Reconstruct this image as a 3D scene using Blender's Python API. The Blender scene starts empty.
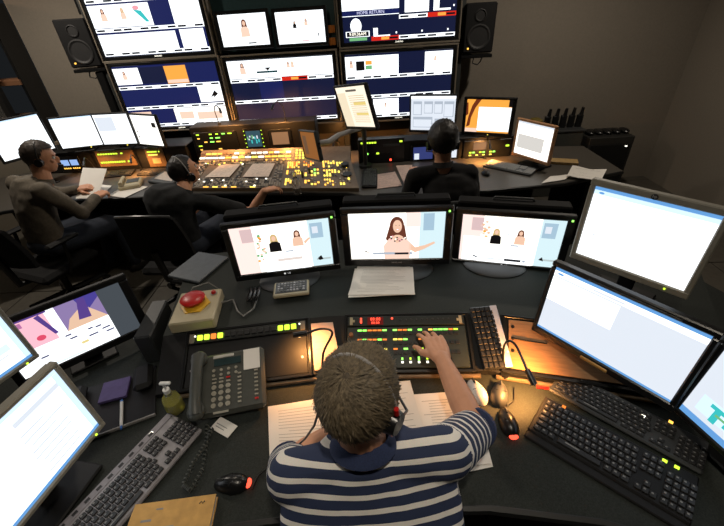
import bpy, math, random
from mathutils import Vector, Matrix, noise
random.seed(7)
SC = bpy.context.scene
COL = SC.collection
R_ = math.radians
# ------------------------------------------------------------------ camera, world, exposure
CAM_H = 1.95
F_PX = 374.0
def cam_axes(yaw, pitch, roll):
    cy, sy, cp, sp = math.cos(yaw), math.sin(yaw), math.cos(pitch), math.sin(pitch)
    f = Vector((sy*cp, cy*cp, -sp)); r = Vector((cy, -sy, 0)); u = r.cross(f)
    c, s = math.cos(roll), math.sin(roll)
    return r*c + u*s, u*c - r*s, f
CX, CY, CF = cam_axes(R_(-2.4), R_(34.1), R_(-3.9))
CO = Vector((0, 0, CAM_H))
cd = bpy.data.cameras.new('camera'); cam = bpy.data.objects.new('camera', cd); COL.objects.link(cam)
cd.sensor_fit = 'HORIZONTAL'; cd.sensor_width = 36.0; cd.lens = F_PX/724*36.0; cd.clip_start = .02; cd.clip_end = 60
cam.matrix_world = Matrix(((CX.x, CY.x, -CF.x, CO.x), (CX.y, CY.y, -CF.y, CO.y), (CX.z, CY.z, -CF.z, CO.z), (0, 0, 0, 1)))
SC.camera = cam
def ray(px, py): return CX*((px-362)/F_PX) - CY*((py-263)/F_PX) + CF
def at_z(px, py, z):
    d = ray(px, py); return CO + d*((z-CAM_H)/d.z)
def at_plane(px, py, p, n):
    d = ray(px, py); return CO + d*((p-CO).dot(n)/d.dot(n))
w = bpy.data.worlds.new('room_air'); SC.world = w; w.use_nodes = True
w.node_tree.nodes['Background'].inputs[0].default_value = (.8, .9, 1, 1)
w.node_tree.nodes['Background'].inputs[1].default_value = .012
SC.view_settings.view_transform = 'Standard'; SC.view_settings.look = 'None'
SC.view_settings.exposure = 0.0; SC.view_settings.gamma = 1.0; SC.view_settings.use_curve_mapping = False
try: SC.cycles.use_denoising = True; SC.cycles.max_bounces = 6; SC.cycles.sample_clamp_indirect = 3
except Exception: pass
def lamp(name, kind, loc, energy, color, target=None, size=.1, angle=60, blend=.6, parent=None):
    l = bpy.data.lights.new(name, kind); o = bpy.data.objects.new(name, l); COL.objects.link(o)
    l.energy = energy; l.color = color; o.location = loc
    if kind == 'AREA': l.size = size
    else: l.shadow_soft_size = size
    if kind == 'SPOT': l.spot_size = R_(angle); l.spot_blend = blend
    if target is not None: o.rotation_euler = (Vector(target)-Vector(loc)).to_track_quat('-Z', 'Y').to_euler()
    return o
# recessed ceiling downlights (dimmed); the last one is added as fill
CEIL = 3.0
DOWN = [((.15, .0, CEIL-.06), 62, (1, .88, .72), 105), ((-.9, .3, CEIL-.06), 6, (1, .93, .84), 120), ((1.3, .4, CEIL-.06), 3, (1, .9, .78), 120), ((1.75, 3.0, CEIL-.06), 78, (1, .88, .74), 168), ((-2.9, 3.1, CEIL-.06), 125, (1, .89, .76), 168), ((-.7, 2.3, CEIL-.06), 32, (1, .86, .68), 160)]
for l, e, c, a in DOWN:
    lamp('downlight_lamp', 'SPOT', l, e, c, (l[0], l[1], 0), .06, a, .8)

# ------------------------------------------------------------------ materials
MATS = {}
def mat(key, col, rough=.5, metal=0., var=.12, scale=40., bump=0., spec=.5, alpha=None, trans=0., aniso=None, coat=0.):
    if key in MATS: return MATS[key]
    m = bpy.data.materials.new(key); m.use_nodes = True; nt = m.node_tree; b = nt.nodes['Principled BSDF']
    b.inputs['Roughness'].default_value = rough; b.inputs['Metallic'].default_value = metal
    b.inputs['Specular IOR Level'].default_value = spec
    b.inputs['Transmission Weight'].default_value = trans
    b.inputs['Coat Weight'].default_value = coat
    tc = nt.nodes.new('ShaderNodeTexCoord'); nz = nt.nodes.new('ShaderNodeTexNoise')
    nz.inputs['Scale'].default_value = scale; nz.inputs['Detail'].default_value = 4
    nt.links.new(tc.outputs['Object'], nz.inputs['Vector'])
    if aniso:
        mp = nt.nodes.new('ShaderNodeMapping'); mp.inputs['Scale'].default_value = aniso
        nt.links.new(tc.outputs['Object'], mp.inputs[0]); nt.links.new(mp.outputs[0], nz.inputs['Vector'])
    cr = nt.nodes.new('ShaderNodeValToRGB')
    c = Vector(col)
    lo, hi = c*(1-var), c*(1+var)
    cr.color_ramp.elements[0].position = .3; cr.color_ramp.elements[1].position = .7
    cr.color_ramp.elements[0].color = (*lo, 1); cr.color_ramp.elements[1].color = (*[min(1, x) for x in hi], 1)
    nt.links.new(nz.outputs['Fac'], cr.inputs[0]); nt.links.new(cr.outputs[0], b.inputs['Base Color'])
    if bump:
        bp = nt.nodes.new('ShaderNodeBump'); bp.inputs['Strength'].default_value = bump; bp.inputs['Distance'].default_value = .002
        nt.links.new(nz.outputs['Fac'], bp.inputs['Height']); nt.links.new(bp.outputs[0], b.inputs['Normal'])
    MATS[key] = m; return m
def em(key, col, s=1.):
    if key in MATS: return MATS[key]
    m = bpy.data.materials.new(key); m.use_nodes = True; nt = m.node_tree; b = nt.nodes['Principled BSDF']
    b.inputs['Base Color'].default_value = (.01, .01, .01, 1); b.inputs['Roughness'].default_value = .6; b.inputs['Specular IOR Level'].default_value = .12
    b.inputs['Emission Color'].default_value = (*col, 1); b.inputs['Emission Strength'].default_value = s
    MATS[key] = m; return m
def sr(r, g, b):  # sRGB 0-255 -> linear
    return tuple(((x/255)/12.92 if x/255 <= .04045 else ((x/255+.055)/1.055)**2.4) for x in (r, g, b))
black = mat('black_plastic', sr(20, 20, 21), .55, var=.15, spec=.3)
black2 = mat('satin_black', sr(20, 21, 22), .3, var=.1)
dark = mat('dark_metal', sr(42, 43, 42), .45, .3, var=.15)
charcoal = mat('charcoal_plastic', sr(52, 54, 55), .5, var=.1)
silver = mat('silver_plastic', sr(150, 148, 146), .4, .2, var=.06)
tangrey = mat('taupe_bezel', sr(118, 110, 98), .45, var=.06)
hpgrey = mat('monitor_grey', sr(142, 138, 126), .45, var=.05)
rackm = mat('rack_paint', sr(56, 58, 56), .5, .2, var=.1)
deskm = mat('desk_laminate', sr(38, 42, 39), .72, var=.35, scale=260, bump=.15, spec=.25)
fardesk = mat('far_desk_laminate', sr(70, 66, 60), .45, var=.2, scale=180)
edge = mat('desk_edge_rubber', sr(22, 23, 23), .5)
woodm = mat('brown_rack_blank', sr(150, 112, 74), .5, var=.18, scale=12, aniso=(1, 9, 1))
paperm = mat('paper', sr(226, 222, 214), .8, var=.03, scale=8)
inkm = mat('paper_ink', sr(140, 138, 134), .8)
glassm = mat('clear_plastic', (.9, .9, .88), .05, trans=.95, var=.02)
keym = mat('key_black', sr(30, 30, 31), .45)
keyleg = mat('key_grey', sr(120, 120, 118), .5)
wallm = mat('painted_wall', sr(132, 124, 112), .8, var=.05, scale=60, bump=.1)
wallm2 = mat('painted_wall_left', sr(140, 132, 118), .8, var=.05, scale=60, bump=.1)
ceilm = mat('ceiling_paint', sr(60, 60, 58), .9)
tilem = mat('floor_tile', sr(86, 82, 74), .45, var=.14, scale=25)
groutm = mat('floor_joint', sr(16, 15, 14), .9)
skinm = mat('skin', sr(206, 150, 118), .5, var=.06, scale=30)
redm = mat('red_plastic', sr(186, 22, 20), .35, var=.05)
yellowm = mat('yellow_ring', sr(226, 176, 40), .45)
creamm = mat('cream_plastic', sr(172, 161, 130), .5, var=.04)
chairm = mat('chair_fabric', sr(15, 15, 16), .95, var=.3, scale=300, bump=.2)
W = 1.7
white_e = em('screen_white', (.93, .97, 1), W)
warm_e = em('screen_warm_white', (1, .96, .88), W)
cream_e = em('screen_cream', (1, .86, .62), .95)
blue_e = em('screen_pale_blue', (.62, .80, 1), W*.75)
hdr_e = em('screen_header_blue', (.16, .42, .86), .9)
grey_e = em('screen_grey', (.62, .70, .82), .75)
lgrey_e = em('screen_light_grey', (.80, .86, .95), 1.0)
navy_e = em('screen_navy', sr(24, 34, 92), .9)
navy2_e = em('screen_dark_navy', sr(18, 26, 60), .9)
indigo_e = em('screen_indigo', sr(46, 44, 140), .9)
bar_e = em('screen_bar', sr(10, 14, 30), .6)
red_e = em('screen_red', sr(220, 40, 24), 1.0)
orng_e = em('screen_orange', sr(250, 170, 70), 1.1)
pink_e = em('screen_pink', sr(250, 170, 180), 1.0)
peach_e = em('screen_peach', sr(248, 212, 190), 1.1)
skin_e = em('screen_skin', sr(244, 200, 172), 1.05)
hair_e = em('screen_hair', sr(112, 60, 44), .9)
blond_e = em('screen_blond', sr(222, 190, 130), .95)
black_e = em('screen_black', sr(18, 16, 18), .8)
purp_e = em('screen_purple', sr(96, 70, 150), .9)
cyan_e = em('screen_cyan', sr(60, 200, 200), 1.0)
green_e = em('screen_green', sr(120, 190, 130), 1.0)
off_e = em('screen_unlit_grey', sr(96, 104, 112), .55)
teal_e = em('screen_teal', sr(30, 90, 96), .5)
brown_e = em('screen_brown', sr(120, 52, 26), .9)
led_g = em('led_green', (.30, 1, .12), 2.4)
led_yg = em('led_yellow_green', (.62, 1, .05), 1.8)
led_y = em('led_yellow', (1, .8, .12), 2.0)
led_a = em('led_amber', (1, .52, .08), 2.0)
led_r = em('led_red', (1, .08, .04), 2.4)
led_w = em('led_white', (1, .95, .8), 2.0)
led_or = em('key_orange_glow', (1, .26, .04), 1.3)
# ------------------------------------------------------------------ mesh builder
class MB:
    def __init__(s): s.v = []; s.f = []; s.m = []; s.mats = []; s.M = None
    def mi(s, m):
        if m not in s.mats: s.mats.append(m)
        return s.mats.index(m)
    def add(s, vs, fs, m):
        k = len(s.v); i = s.mi(m)
        for p in vs:
            p = Vector(p); s.v.append(s.M @ p if s.M else p)
        for f in fs: s.f.append([a+k for a in f]); s.m.append(i)
        return s
    def box(s, c, d, m, bev=0., rot=None):
        hx, hy, hz = d[0]/2, d[1]/2, d[2]/2; c = Vector(c)
        def T(p): p = Vector(p); return c + (rot @ p if rot else p)
        if bev <= 0:
            vs = [T((x*hx, y*hy, z*hz)) for x in (-1, 1) for y in (-1, 1) for z in (-1, 1)]
            return s.add(vs, [(0, 1, 3, 2), (4, 6, 7, 5), (0, 4, 5, 1), (2, 3, 7, 6), (0, 2, 6, 4), (1, 5, 7, 3)], m)
        b = min(bev, hx*.99, hy*.99, hz*.99); vs = []; ix = {}
        for x in (-1, 1):
            for y in (-1, 1):
                for z in (-1, 1):
                    for a in range(3):
                        p = [x*(hx-b), y*(hy-b), z*(hz-b)]; p[a] = (x*hx, y*hy, z*hz)[a]
                        ix[(x, y, z, a)] = len(vs); vs.append(T(p))
        fs = []
        for a in range(3):
            o = [k for k in range(3) if k != a]
            for sg in (-1, 1):
                q = []
                for (i, j) in ((-1, -1), (1, -1), (1, 1), (-1, 1)):
                    k = [0, 0, 0]; k[a] = sg; k[o[0]] = i; k[o[1]] = j; q.append(ix[(*k, a)])
                if (sg > 0) == (a == 1): q = q[::-1]
                fs.append(q)
        for a in range(3):
            o = [k for k in range(3) if k != a]
            for i in (-1, 1):
                for j in (-1, 1):
                    def K(e, t): k = [0, 0, 0]; k[a] = e; k[o[0]] = i; k[o[1]] = j; return ix[(*k, t)]
                    q = [K(-1, o[0]), K(1, o[0]), K(1, o[1]), K(-1, o[1])]
                    if (i*j > 0) == (a != 1): q = q[::-1]
                    fs.append(q)
        for x in (-1, 1):
            for y in (-1, 1):
                for z in (-1, 1):
                    q = [ix[(x, y, z, 0)], ix[(x, y, z, 1)], ix[(x, y, z, 2)]]
                    fs.append(q if x*y*z > 0 else q[::-1])
        return s.add(vs, fs, m)
    def prism(s, poly, z0, z1, m, mtop=None):
        n = len(poly)
        vs = [(x, y, z0) for x, y in poly] + [(x, y, z1) for x, y in poly]
        s.add(vs, [list(range(n))[::-1]] + [(i, (i+1) % n, n+(i+1) % n, n+i) for i in range(n)], m)
        return s.add([(x, y, z1) for x, y in poly], [list(range(n))], mtop or m)
    def tube(s, pts, r, m, seg=8, flat=None, caps=True):
        pts = [Vector(p) for p in pts]; n = len(pts)
        rr = r if isinstance(r, (list, tuple)) else [r]*n
        vs = []; fs = []; prev = None
        for i, p in enumerate(pts):
            t = (pts[min(i+1, n-1)] - pts[max(i-1, 0)]).normalized()
            if prev is None:
                a = Vector((0, 0, 1)) if abs(t.z) < .9 else Vector((1, 0, 0)); u = t.cross(a).normalized()
            else: u = (prev - t*prev.dot(t)).normalized()
            prev = u; w_ = t.cross(u)
            for k in range(seg):
                a = 2*math.pi*k/seg; vs.append(p + u*math.cos(a)*rr[i] + w_*math.sin(a)*rr[i])
        for i in range(n-1):
            for k in range(seg):
                a, b = i*seg+k, i*seg+(k+1) % seg; fs.append((a, b, b+seg, a+seg))
        if caps: fs.append(list(range(seg))[::-1]); fs.append([(n-1)*seg+k for k in range(seg)])
        return s.add(vs, fs, m)
    def cyl(s, p0, p1, r, m, seg=16, r1=None): return s.tube([p0, p1], [r, r if r1 is None else r1], m, seg)
    def ell(s, c, d, m, rot=None, seg=16, rings=10):
        c = Vector(c); vs = [c + (rot @ Vector((0, 0, d[2])) if rot else Vector((0, 0, d[2])))]
        for i in range(1, rings):
            t = math.pi*i/rings
            for k in range(seg):
                a = 2*math.pi*k/seg; p = Vector((d[0]*math.sin(t)*math.cos(a), d[1]*math.sin(t)*math.sin(a), d[2]*math.cos(t)))
                vs.append(c + (rot @ p if rot else p))
        p = Vector((0, 0, -d[2])); vs.append(c + (rot @ p if rot else p)); e = len(vs)-1
        fs = [(0, 1+k, 1+(k+1) % seg) for k in range(seg)]
        for i in range(rings-2):
            for k in range(seg):
                a = 1+i*seg+k; b = 1+i*seg+(k+1) % seg; fs.append((a, a+seg, b+seg, b))
        fs += [(e, 1+(rings-2)*seg+(k+1) % seg, 1+(rings-2)*seg+k) for k in range(seg)]
        return s.add(vs, fs, m)
    def lathe(s, prof, m, c=(0, 0, 0), seg=20):
        vs = []; fs = []; n = len(prof)
        for r, z in prof:
            for k in range(seg):
                a = 2*math.pi*k/seg; vs.append((c[0]+r*math.cos(a), c[1]+r*math.sin(a), c[2]+z))
        for i in range(n-1):
            for k in range(seg):
                a, b = i*seg+k, i*seg+(k+1) % seg; fs.append((a, b, b+seg, a+seg))
        fs.append(list(range(seg))[::-1]); fs.append([(n-1)*seg+k for k in range(seg)])
        return s.add(vs, fs, m)
    def loft(s, rings, m, seg=20):   # rings: (center, ax vector, ay vector)
        vs = []; fs = []; n = len(rings)
        for c, ax, ay in rings:
            for k in range(seg):
                a = 2*math.pi*k/seg; vs.append(Vector(c)+Vector(ax)*math.cos(a)+Vector(ay)*math.sin(a))
        for i in range(n-1):
            for k in range(seg):
                a, b = i*seg+k, i*seg+(k+1) % seg; fs.append((a, b, b+seg, a+seg))
        fs.append(list(range(seg))[::-1]); fs.append([(n-1)*seg+k for k in range(seg)])
        return s.add(vs, fs, m)
    def mesh(s, name, smooth=35):
        me = bpy.data.meshes.new(name); me.from_pydata([tuple(p) for p in s.v], [], s.f)
        for m in s.mats: me.materials.append(m)
        me.polygons.foreach_set('material_index', s.m)
        if smooth:
            me.polygons.foreach_set('use_smooth', [True]*len(me.polygons)); me.set_sharp_from_angle(angle=R_(smooth))
        me.update(); return me
    def build(s, name, parent=None, label=None, kind=None, smooth=35):
        o = bpy.data.objects.new(name, s.mesh(name, smooth)); COL.objects.link(o)
        if parent: o.parent = parent
        if label: o['label'] = label
        if kind: o['kind'] = kind
        return o
def tag(o, label, cat, group=None):
    o['label'] = label; o['category'] = cat
    if group: o['group'] = group
    return o
def thing(name, label, cat, loc=(0, 0, 0), rz=0., group=None, rot=None):
    o = bpy.data.objects.new(name, None); COL.objects.link(o); o.location = loc
    o.rotation_euler = rot if rot else (0, 0, rz); o.empty_display_size = .05
    return tag(o, label, cat, group)
def struct(name, mb, smooth=0):
    o = mb.build(name, smooth=smooth); o['kind'] = 'structure'; return o
def RX(a): return Matrix.Rotation(a, 4, 'X')
def RZ(a): return Matrix.Rotation(a, 4, 'Z')
def TR(*p): return Matrix.Translation(p if len(p) == 3 else p[0])
def text_mesh(txt, size, m, M, name, parent, ext=.0006, align='CENTER'):
    c = bpy.data.curves.new('t', 'FONT'); c.body = txt; c.size = size; c.extrude = ext; c.align_x = align; c.align_y = 'CENTER'; c.resolution_u = 2
    o = bpy.data.objects.new('t', c); COL.objects.link(o); dg = bpy.context.evaluated_depsgraph_get()
    me = bpy.data.meshes.new_from_object(o.evaluated_get(dg)); bpy.data.objects.remove(o); bpy.data.curves.remove(c)
    me.transform(M); me.materials.clear(); me.materials.append(m); me.name = name
    o = bpy.data.objects.new(name, me); COL.objects.link(o); o.parent = parent; return o
# ------------------------------------------------------------------ screens and monitors
class Scr:
    def __init__(s, w, h, base): s.w, s.h = w, h; s.mb = MB(); s.rect(0, 0, 1, 1, base, 0)
    def P(s, u, v, L): return ((u-.5)*s.w, -.0005*L, (v-.5)*s.h)
    def rect(s, u0, v0, u1, v1, m, L=1):
        s.mb.add([s.P(u0, v0, L), s.P(u1, v0, L), s.P(u1, v1, L), s.P(u0, v1, L)], [(0, 1, 2, 3)], m); return s
    def poly(s, pts, m, L=1):
        s.mb.add([s.P(u, v, L) for u, v in pts], [list(range(len(pts)))], m); return s
    def ell(s, u, v, ru, rv, m, L=1, n=16):
        return s.poly([(u+ru*math.cos(2*math.pi*k/n), v+rv*math.sin(2*math.pi*k/n)) for k in range(n)], m, L)
def figure(s, u, v, k, hair, top, L=2):   # small presenter seen from the waist up, k = head height in v
    a = s.h/s.w
    s.ell(u, v+.02*k, .62*k*a, .75*k, hair, L); s.poly([(u-.62*k*a, v), (u+.62*k*a, v), (u+.75*k*a, v-1.2*k), (u-.75*k*a, v-1.2*k)], hair, L)
    s.poly([(u-1.0*k*a, v-1.1*k), (u-.4*k*a, v-.75*k), (u+.4*k*a, v-.75*k), (u+1.0*k*a, v-1.1*k), (u+1.1*k*a, v-2.9*k), (u-1.1*k*a, v-2.9*k)], top, L+1)
    s.ell(u, v-.08*k, .38*k*a, .52*k, skin_e, L+2)
def lines(s, rows, u0, u1, m, L=2, th=.008, rnd=True):
    for v in rows:
        e = u0+(u1-u0)*(random.uniform(.5, 1) if rnd else 1)
        s.rect(u0, v-th/2, e, v+th/2, m, L)
def monitor(name, label, c, yaw, tilt, w, h, content, base_z, bez=(.018, .018, .018, .028), fm=black, depth=.05, stand='oval', roll=0., led=None, logo=None, back=.10, standm=None, group=None, cat='monitor', off=(0, 0), hood=False):
    """c = centre of the lit screen (world); local frame: x right, -y towards viewer, z up; the Empty stands on base_z."""
    t = thing(name, label, cat, (c[0], c[1], base_z), R_(yaw), group)
    zc = c[2]-base_z; M = TR(0, 0, zc) @ RX(-R_(tilt)) @ Matrix.Rotation(-R_(roll), 4, 'Y')
    bl, br, bt, bb = bez
    f = MB(); f.M = M
    x0, x1, z0, z1 = -w/2-bl, w/2+br, -h/2-bb, h/2+bt
    f.box(((x0+x1)/2, .004, z1-bt/2), (x1-x0, .026, bt), fm, .004); f.box(((x0+x1)/2, .004, z0+bb/2), (x1-x0, .026, bb), fm, .004)
    f.box((x0+bl/2, .004, (z0+z1)/2), (bl, .026, h+.004), fm, .004); f.box((x1-br/2, .004, (z0+z1)/2), (br, .026, h+.004), fm, .004)
    f.build('bezel', t)
    b = MB(); b.M = M
    b.box(((x0+x1)/2, .02, (z0+z1)/2), (x1-x0-.01, .02, z1-z0-.01), fm, .005)
    b.box(((x0+x1)/2, .02+depth/2, (z0+z1)/2), ((x1-x0)*.72, depth, (z1-z0)*.72), fm, .014)
    b.build('rear_shell', t)
    s = content(w, h); Ms = M @ TR(0, -.002, 0); s.mb.v = [Ms @ p for p in s.mb.v]; s.mb.build('screen', t, smooth=0)
    sm = standm or fm
    if stand == 'oval':
        n = MB(); n.tube([(off[0], back, .012), (off[0], back, zc*.55), (off[0], .045, zc*.9)], [.028, .026, .024], sm, 12); n.build('neck', t)
        bs = MB(); bs.lathe([(1, 0), (1, .35), (.93, .8), (.5, 1), (.2, 1.0)], sm, seg=32)
        rx, ry = off[2:] if len(off) == 4 else (.13, .095)
        bs.v = [Vector((p.x*rx+off[0], p.y*ry+back-.03+off[1], p.z*.012)) for p in bs.v]; bs.build('base', t)
    elif stand == 'plate':
        n = MB(); n.box((0, back, zc*.5+.004), (.06, .02, zc+.0), sm, .005); n.box((0, back*.6, zc), (.06, back*.8, .05), sm, .004); n.build('neck', t)
        bs = MB(); bs.box((0, back-.02, .007), (.22, .17, .014), sm, .005); bs.build('base', t)
    elif stand == 'low':
        n = MB(); n.box((0, back*.5+.01, zc*.5), (.07, .05, zc), sm, .006); n.build('neck', t)
        bs = MB(); bs.box((0, .045, .006), (.18, .12, .012), sm, .004); bs.build('base', t)
    if led:
        l = MB(); l.M = M; u, v, m, r = led; l.box((u*w, -.011, v*h), (r*2, .003, r*2), m); l.build('power_light', t)
    if logo: logo(t, M, w, h, z0, z1, bb, bt)
    if hood:
        hd = MB(); hd.box((0, .10, zc+z1-.05), (x1-x0-.01, .075, .11), mat('housing_black', sr(9, 9, 10), .7, spec=.2), .008); hd.build('rear_housing', t)
        hd = MB(); hd.tube([(-.09, .11, zc+z1+.004), (-.085, .11, zc+z1+.016), (.085, .11, zc+z1+.016), (.09, .11, zc+z1+.004)], .006, charcoal, 8); hd.build('carry_handle', t)
    return t
def front_frame(M): return M @ TR(0, -.0095, 0) @ RX(R_(90))

# ------------------------------------------------------------------ setting
fl = MB(); fl.box((.4, 1.8, -.06), (11, 8, .1), groutm); floor = struct('floor', fl)
tm = MB(); tm.box((0, 0, -.006), (.592, .592, .012), tilem, .002); tmesh = tm.mesh('tile')
for i in range(-5, 10):
    for j in range(-4, 4):
        o = bpy.data.objects.new('tile', tmesh); COL.objects.link(o); o.parent = floor
        o.location = (-1.945+.6*i+.3, 2.65+.6*j+.3, 0)
wb = MB(); wb.box((.0, 4.61, 1.5), (7.2, .1, 3.0), wallm); struct('wall_back', wb)
wb = MB(); wb.box((3.5, 1.2, 1.5), (.1, 7, 3.0), wallm); struct('wall_right', wb)
wb = MB(); wb.box((-4.75, 1.2, 1.5), (.1, 7, 3.0), wallm2); struct('wall_left', wb)
wb = MB(); wb.box((.4, -2.0, 1.5), (11, .1, 3.0), wallm); struct('wall_front', wb)
wb = MB(); wb.box((.4, 1.8, CEIL+.05), (11, 8, .1), ceilm); struct('ceiling', wb)
wb = MB(); wb.box((-4.2, 4.2, .45), (1.3, .7, .9), wallm2); wb.box((-4.2, 4.2, 2.75), (1.3, .7, .5), wallm2); struct('wall_window_surround', wb)
wn = MB()
wn.box((-4.12, 3.86, 2.46), (1.26, .06, .08), black2, .004); wn.box((-4.12, 3.86, .94), (1.26, .06, .08), black2, .004)
wn.box((-3.52, 3.86, 1.7), (.06, .06, 1.6), black2, .004); wn.box((-4.72, 3.86, 1.7), (.06, .06, 1.6), black2, .004)
win = struct('window_1', wn, 35)
pn = MB(); pn.box((-4.12, 3.87, 1.7), (1.16, .008, 1.5), mat('dark_glass', (.5, .5, .48), .05, trans=.9, var=.02)); pn.build('pane', win)
# booth behind the dark window: brown boards imitate reflections, with a chair back
sh = thing('reflection_boards', 'brown boards behind the dark window at far left, imitating reflections', 'shelf', (-4.1, 4.38, .9))
for z in (.26, .62, 1.02):
    b = MB(); b.box((0, 0, z), (1.0, .25, .05), mat('reflection_brown', sr(120, 84, 58), .6, aniso=(8, 1, 1)), .003); b.build('reflection_board', sh)
for x in (-.5, .5):
    b = MB(); b.box((x, .02, .65), (.03, .25, 1.3), black2); b.build('side_panel', sh)
o = MB()
o.loft([((-3.8, 3.98+.006*k, 1.25+.28*k/5+.0), (.17-.012*k*k/5, 0, 0), (0, .03, 0)) for k in range(6)], chairm, 20)
o.box((-3.8, 4.0, 1.08), (.05, .03, .36), black2, .004)
o.box((-3.8, 4.0, .915), (.3, .15, .03), black2, .004)
tag(o.build('booth_chair'), 'dark rounded seat back behind the window glass at far left', 'chair')
lamp('booth_fill', 'POINT', (-4.0, 4.05, 2.3), 3.0, (1, .62, .4), size=.05)  # unseen warm fill added to light the boards behind the glass
# ceiling downlights
dm = MB(); dm.lathe([(.085, 0), (.085, -.012), (.07, -.016), (.055, -.004), (.055, 0)], silver, seg=24); dmesh = dm.mesh('trim_ring')
for i, (l, e, c, a) in enumerate(DOWN):
    nm = ['above the striped shirt man', 'above the left desk wing', 'above the right desk wing', 'near the right wall', 'above the man with papers', 'above the switcher operator, added as fill'][i]
    t = thing('ceiling_downlight', 'recessed round ceiling downlight ' + nm, 'light', (l[0], l[1], CEIL), group='ceiling downlights')
    o = bpy.data.objects.new('trim_ring', dmesh); COL.objects.link(o); o.parent = t
    b = MB(); b.lathe([(.05, -.003), (.05, -.001), (.001, -.001)], em('downlight_glow', (1, .9, .75), 3), seg=20); b.build('bulb', t)

# ------------------------------------------------------------------ video wall
WY = 4.04
rk = thing('monitor_rack', 'dark steel rack of posts and rails carrying the wall of displays', 'rack', (-.82, WY+.175, 0))
for x in (-1.78, -.565, .575, 1.73):
    b = MB(); b.box((x, 0, 1.35), (.07, .06, 2.7), rackm, .004); b.build('post', rk)
for z in (.98, 1.66, 2.33):
    b = MB(); b.box((-.02, 0.05, z), (3.5, .04, .05), rackm, .004); b.build('rail', rk)
b = MB(); b.box((-.02, .02, .92), (3.4, .05, .16), black2, .004); b.build('lower_fascia', rk)
def mv(w, h, base, tiles, bars, extra=None):
    s = Scr(w, h, base)
    for (u0, v0, u1, v1, m) in tiles: s.rect(u0, v0, u1, v1, m, 1)
    for (v, u0, u1, n, hot) in bars:
        s.rect(u0, v-.026, u1, v+.026, white_e if n else navy_e, 2)
        for k in range(n):
            a = u0+(u1-u0)*k/n; d = (u1-u0)/n
            if k in hot: s.rect(a, v-.03, a+d, v+.03, red_e, 3)
            s.rect(a+.04*d, v-.013, a+.34*d, v+.013, red_e if k in hot else bar_e, 4)
            s.rect(a+.66*d, v-.013, a+.96*d, v+.013, bar_e, 4)
            if k in hot: s.rect(a+.36*d, v-.02, a+.64*d, v+.02, orng_e, 4)
    if extra: extra(s)
    return s
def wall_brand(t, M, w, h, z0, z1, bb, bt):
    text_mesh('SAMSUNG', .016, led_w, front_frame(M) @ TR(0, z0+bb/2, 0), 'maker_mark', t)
def figs(s, lst):
    for (u, v, k, hr, tp) in lst: figure(s, u, v, k, hr, tp, 2)
def c_w1t(w, h): return mv(w, h, navy_e, [(0, .40, .55, .70, white_e), (.74, .38, 1, .72, white_e), (0, .06, .72, .31, white_e), (.76, .05, .98, .32, white_e), (0, .78, 1, 1, indigo_e)],
    [(.75, 0, 1, 4, ()), (.365, 0, 1, 4, ()), (.035, 0, 1, 4, ())], lambda s: (figs(s, [(.12, .62, .045, hair_e, peach_e), (.3, .62, .04, blond_e, peach_e)]), s.poly([(.4, .62), (.47, .6), (.52, .45), (.49, .45)], cyan_e, 3), s.ell(.43, .64, .03, .03, pink_e, 3)))
def c_w1b(w, h): return mv(w, h, navy_e, [(.0, .72, .25, .97, white_e), (.25, .72, .5, .97, navy2_e), (.5, .70, .71, .97, orng_e), (.77, .38, 1, .64, white_e), (0, .05, .23, .27, peach_e), (.47, .05, 1, .30, warm_e)],
    [(.665, 0, 1, 4, ()), (.335, 0, 1, 4, ()), (.035, 0, 1, 4, ())], lambda s: (figs(s, [(.10, .9, .035, hair_e, peach_e)]), s.rect(.52, .12, .66, .24, peach_e, 2), s.rect(.7, .10, .95, .22, peach_e, 2), s.poly([(.88, .45), (.93, .56), (.91, .44), (.96, .5)], black_e, 2), s.rect(.503, .71, .707, .76, peach_e, 3)))
def c_w2b(w, h): return mv(w, h, navy2_e, [(0, .72, 1, .99, white_e)], [(.685, 0, 1, 4, (2,)), (.35, 0, 1, 4, ()), (.03, 0, 1, 4, ())],
    lambda s: (figs(s, [(.14, .92, .045, hair_e, peach_e), (.58, .92, .025, hair_e, peach_e), (.62, .92, .025, blond_e, peach_e)]), s.rect(.27, .79, .47, .82, teal_e, 2), s.poly([(.35, .87), (.41, .87), (.38, .82)], black_e, 2), s.rect(.27, .36, .5, .65, navy_e, 1), s.rect(.86, .84, .95, .85, peach_e, 2), s.rect(.02, .66, .99, .665, cyan_e, 1)))
def c_w3b(w, h): return mv(w, h, navy2_e, [(0, .68, .5, .97, white_e), (.745, .68, 1, .98, white_e), (.25, .04, .5, .30, white_e), (0, .04, .2, .3, warm_e)], [(.655, 0, 1, 4, ()), (.345, 0, 1, 4, ()), (.025, 0, 1, 4, ())],
    lambda s: (figs(s, [(.055, .89, .03, hair_e, peach_e), (.37, .22, .02, hair_e, peach_e), (.84, .9, .02, blond_e, peach_e)]), s.rect(.1, .76, .18, .9, black_e, 2), s.rect(.19, .84, .25, .9, orng_e, 2), s.rect(.19, .77, .25, .83, green_e, 2)))
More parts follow.
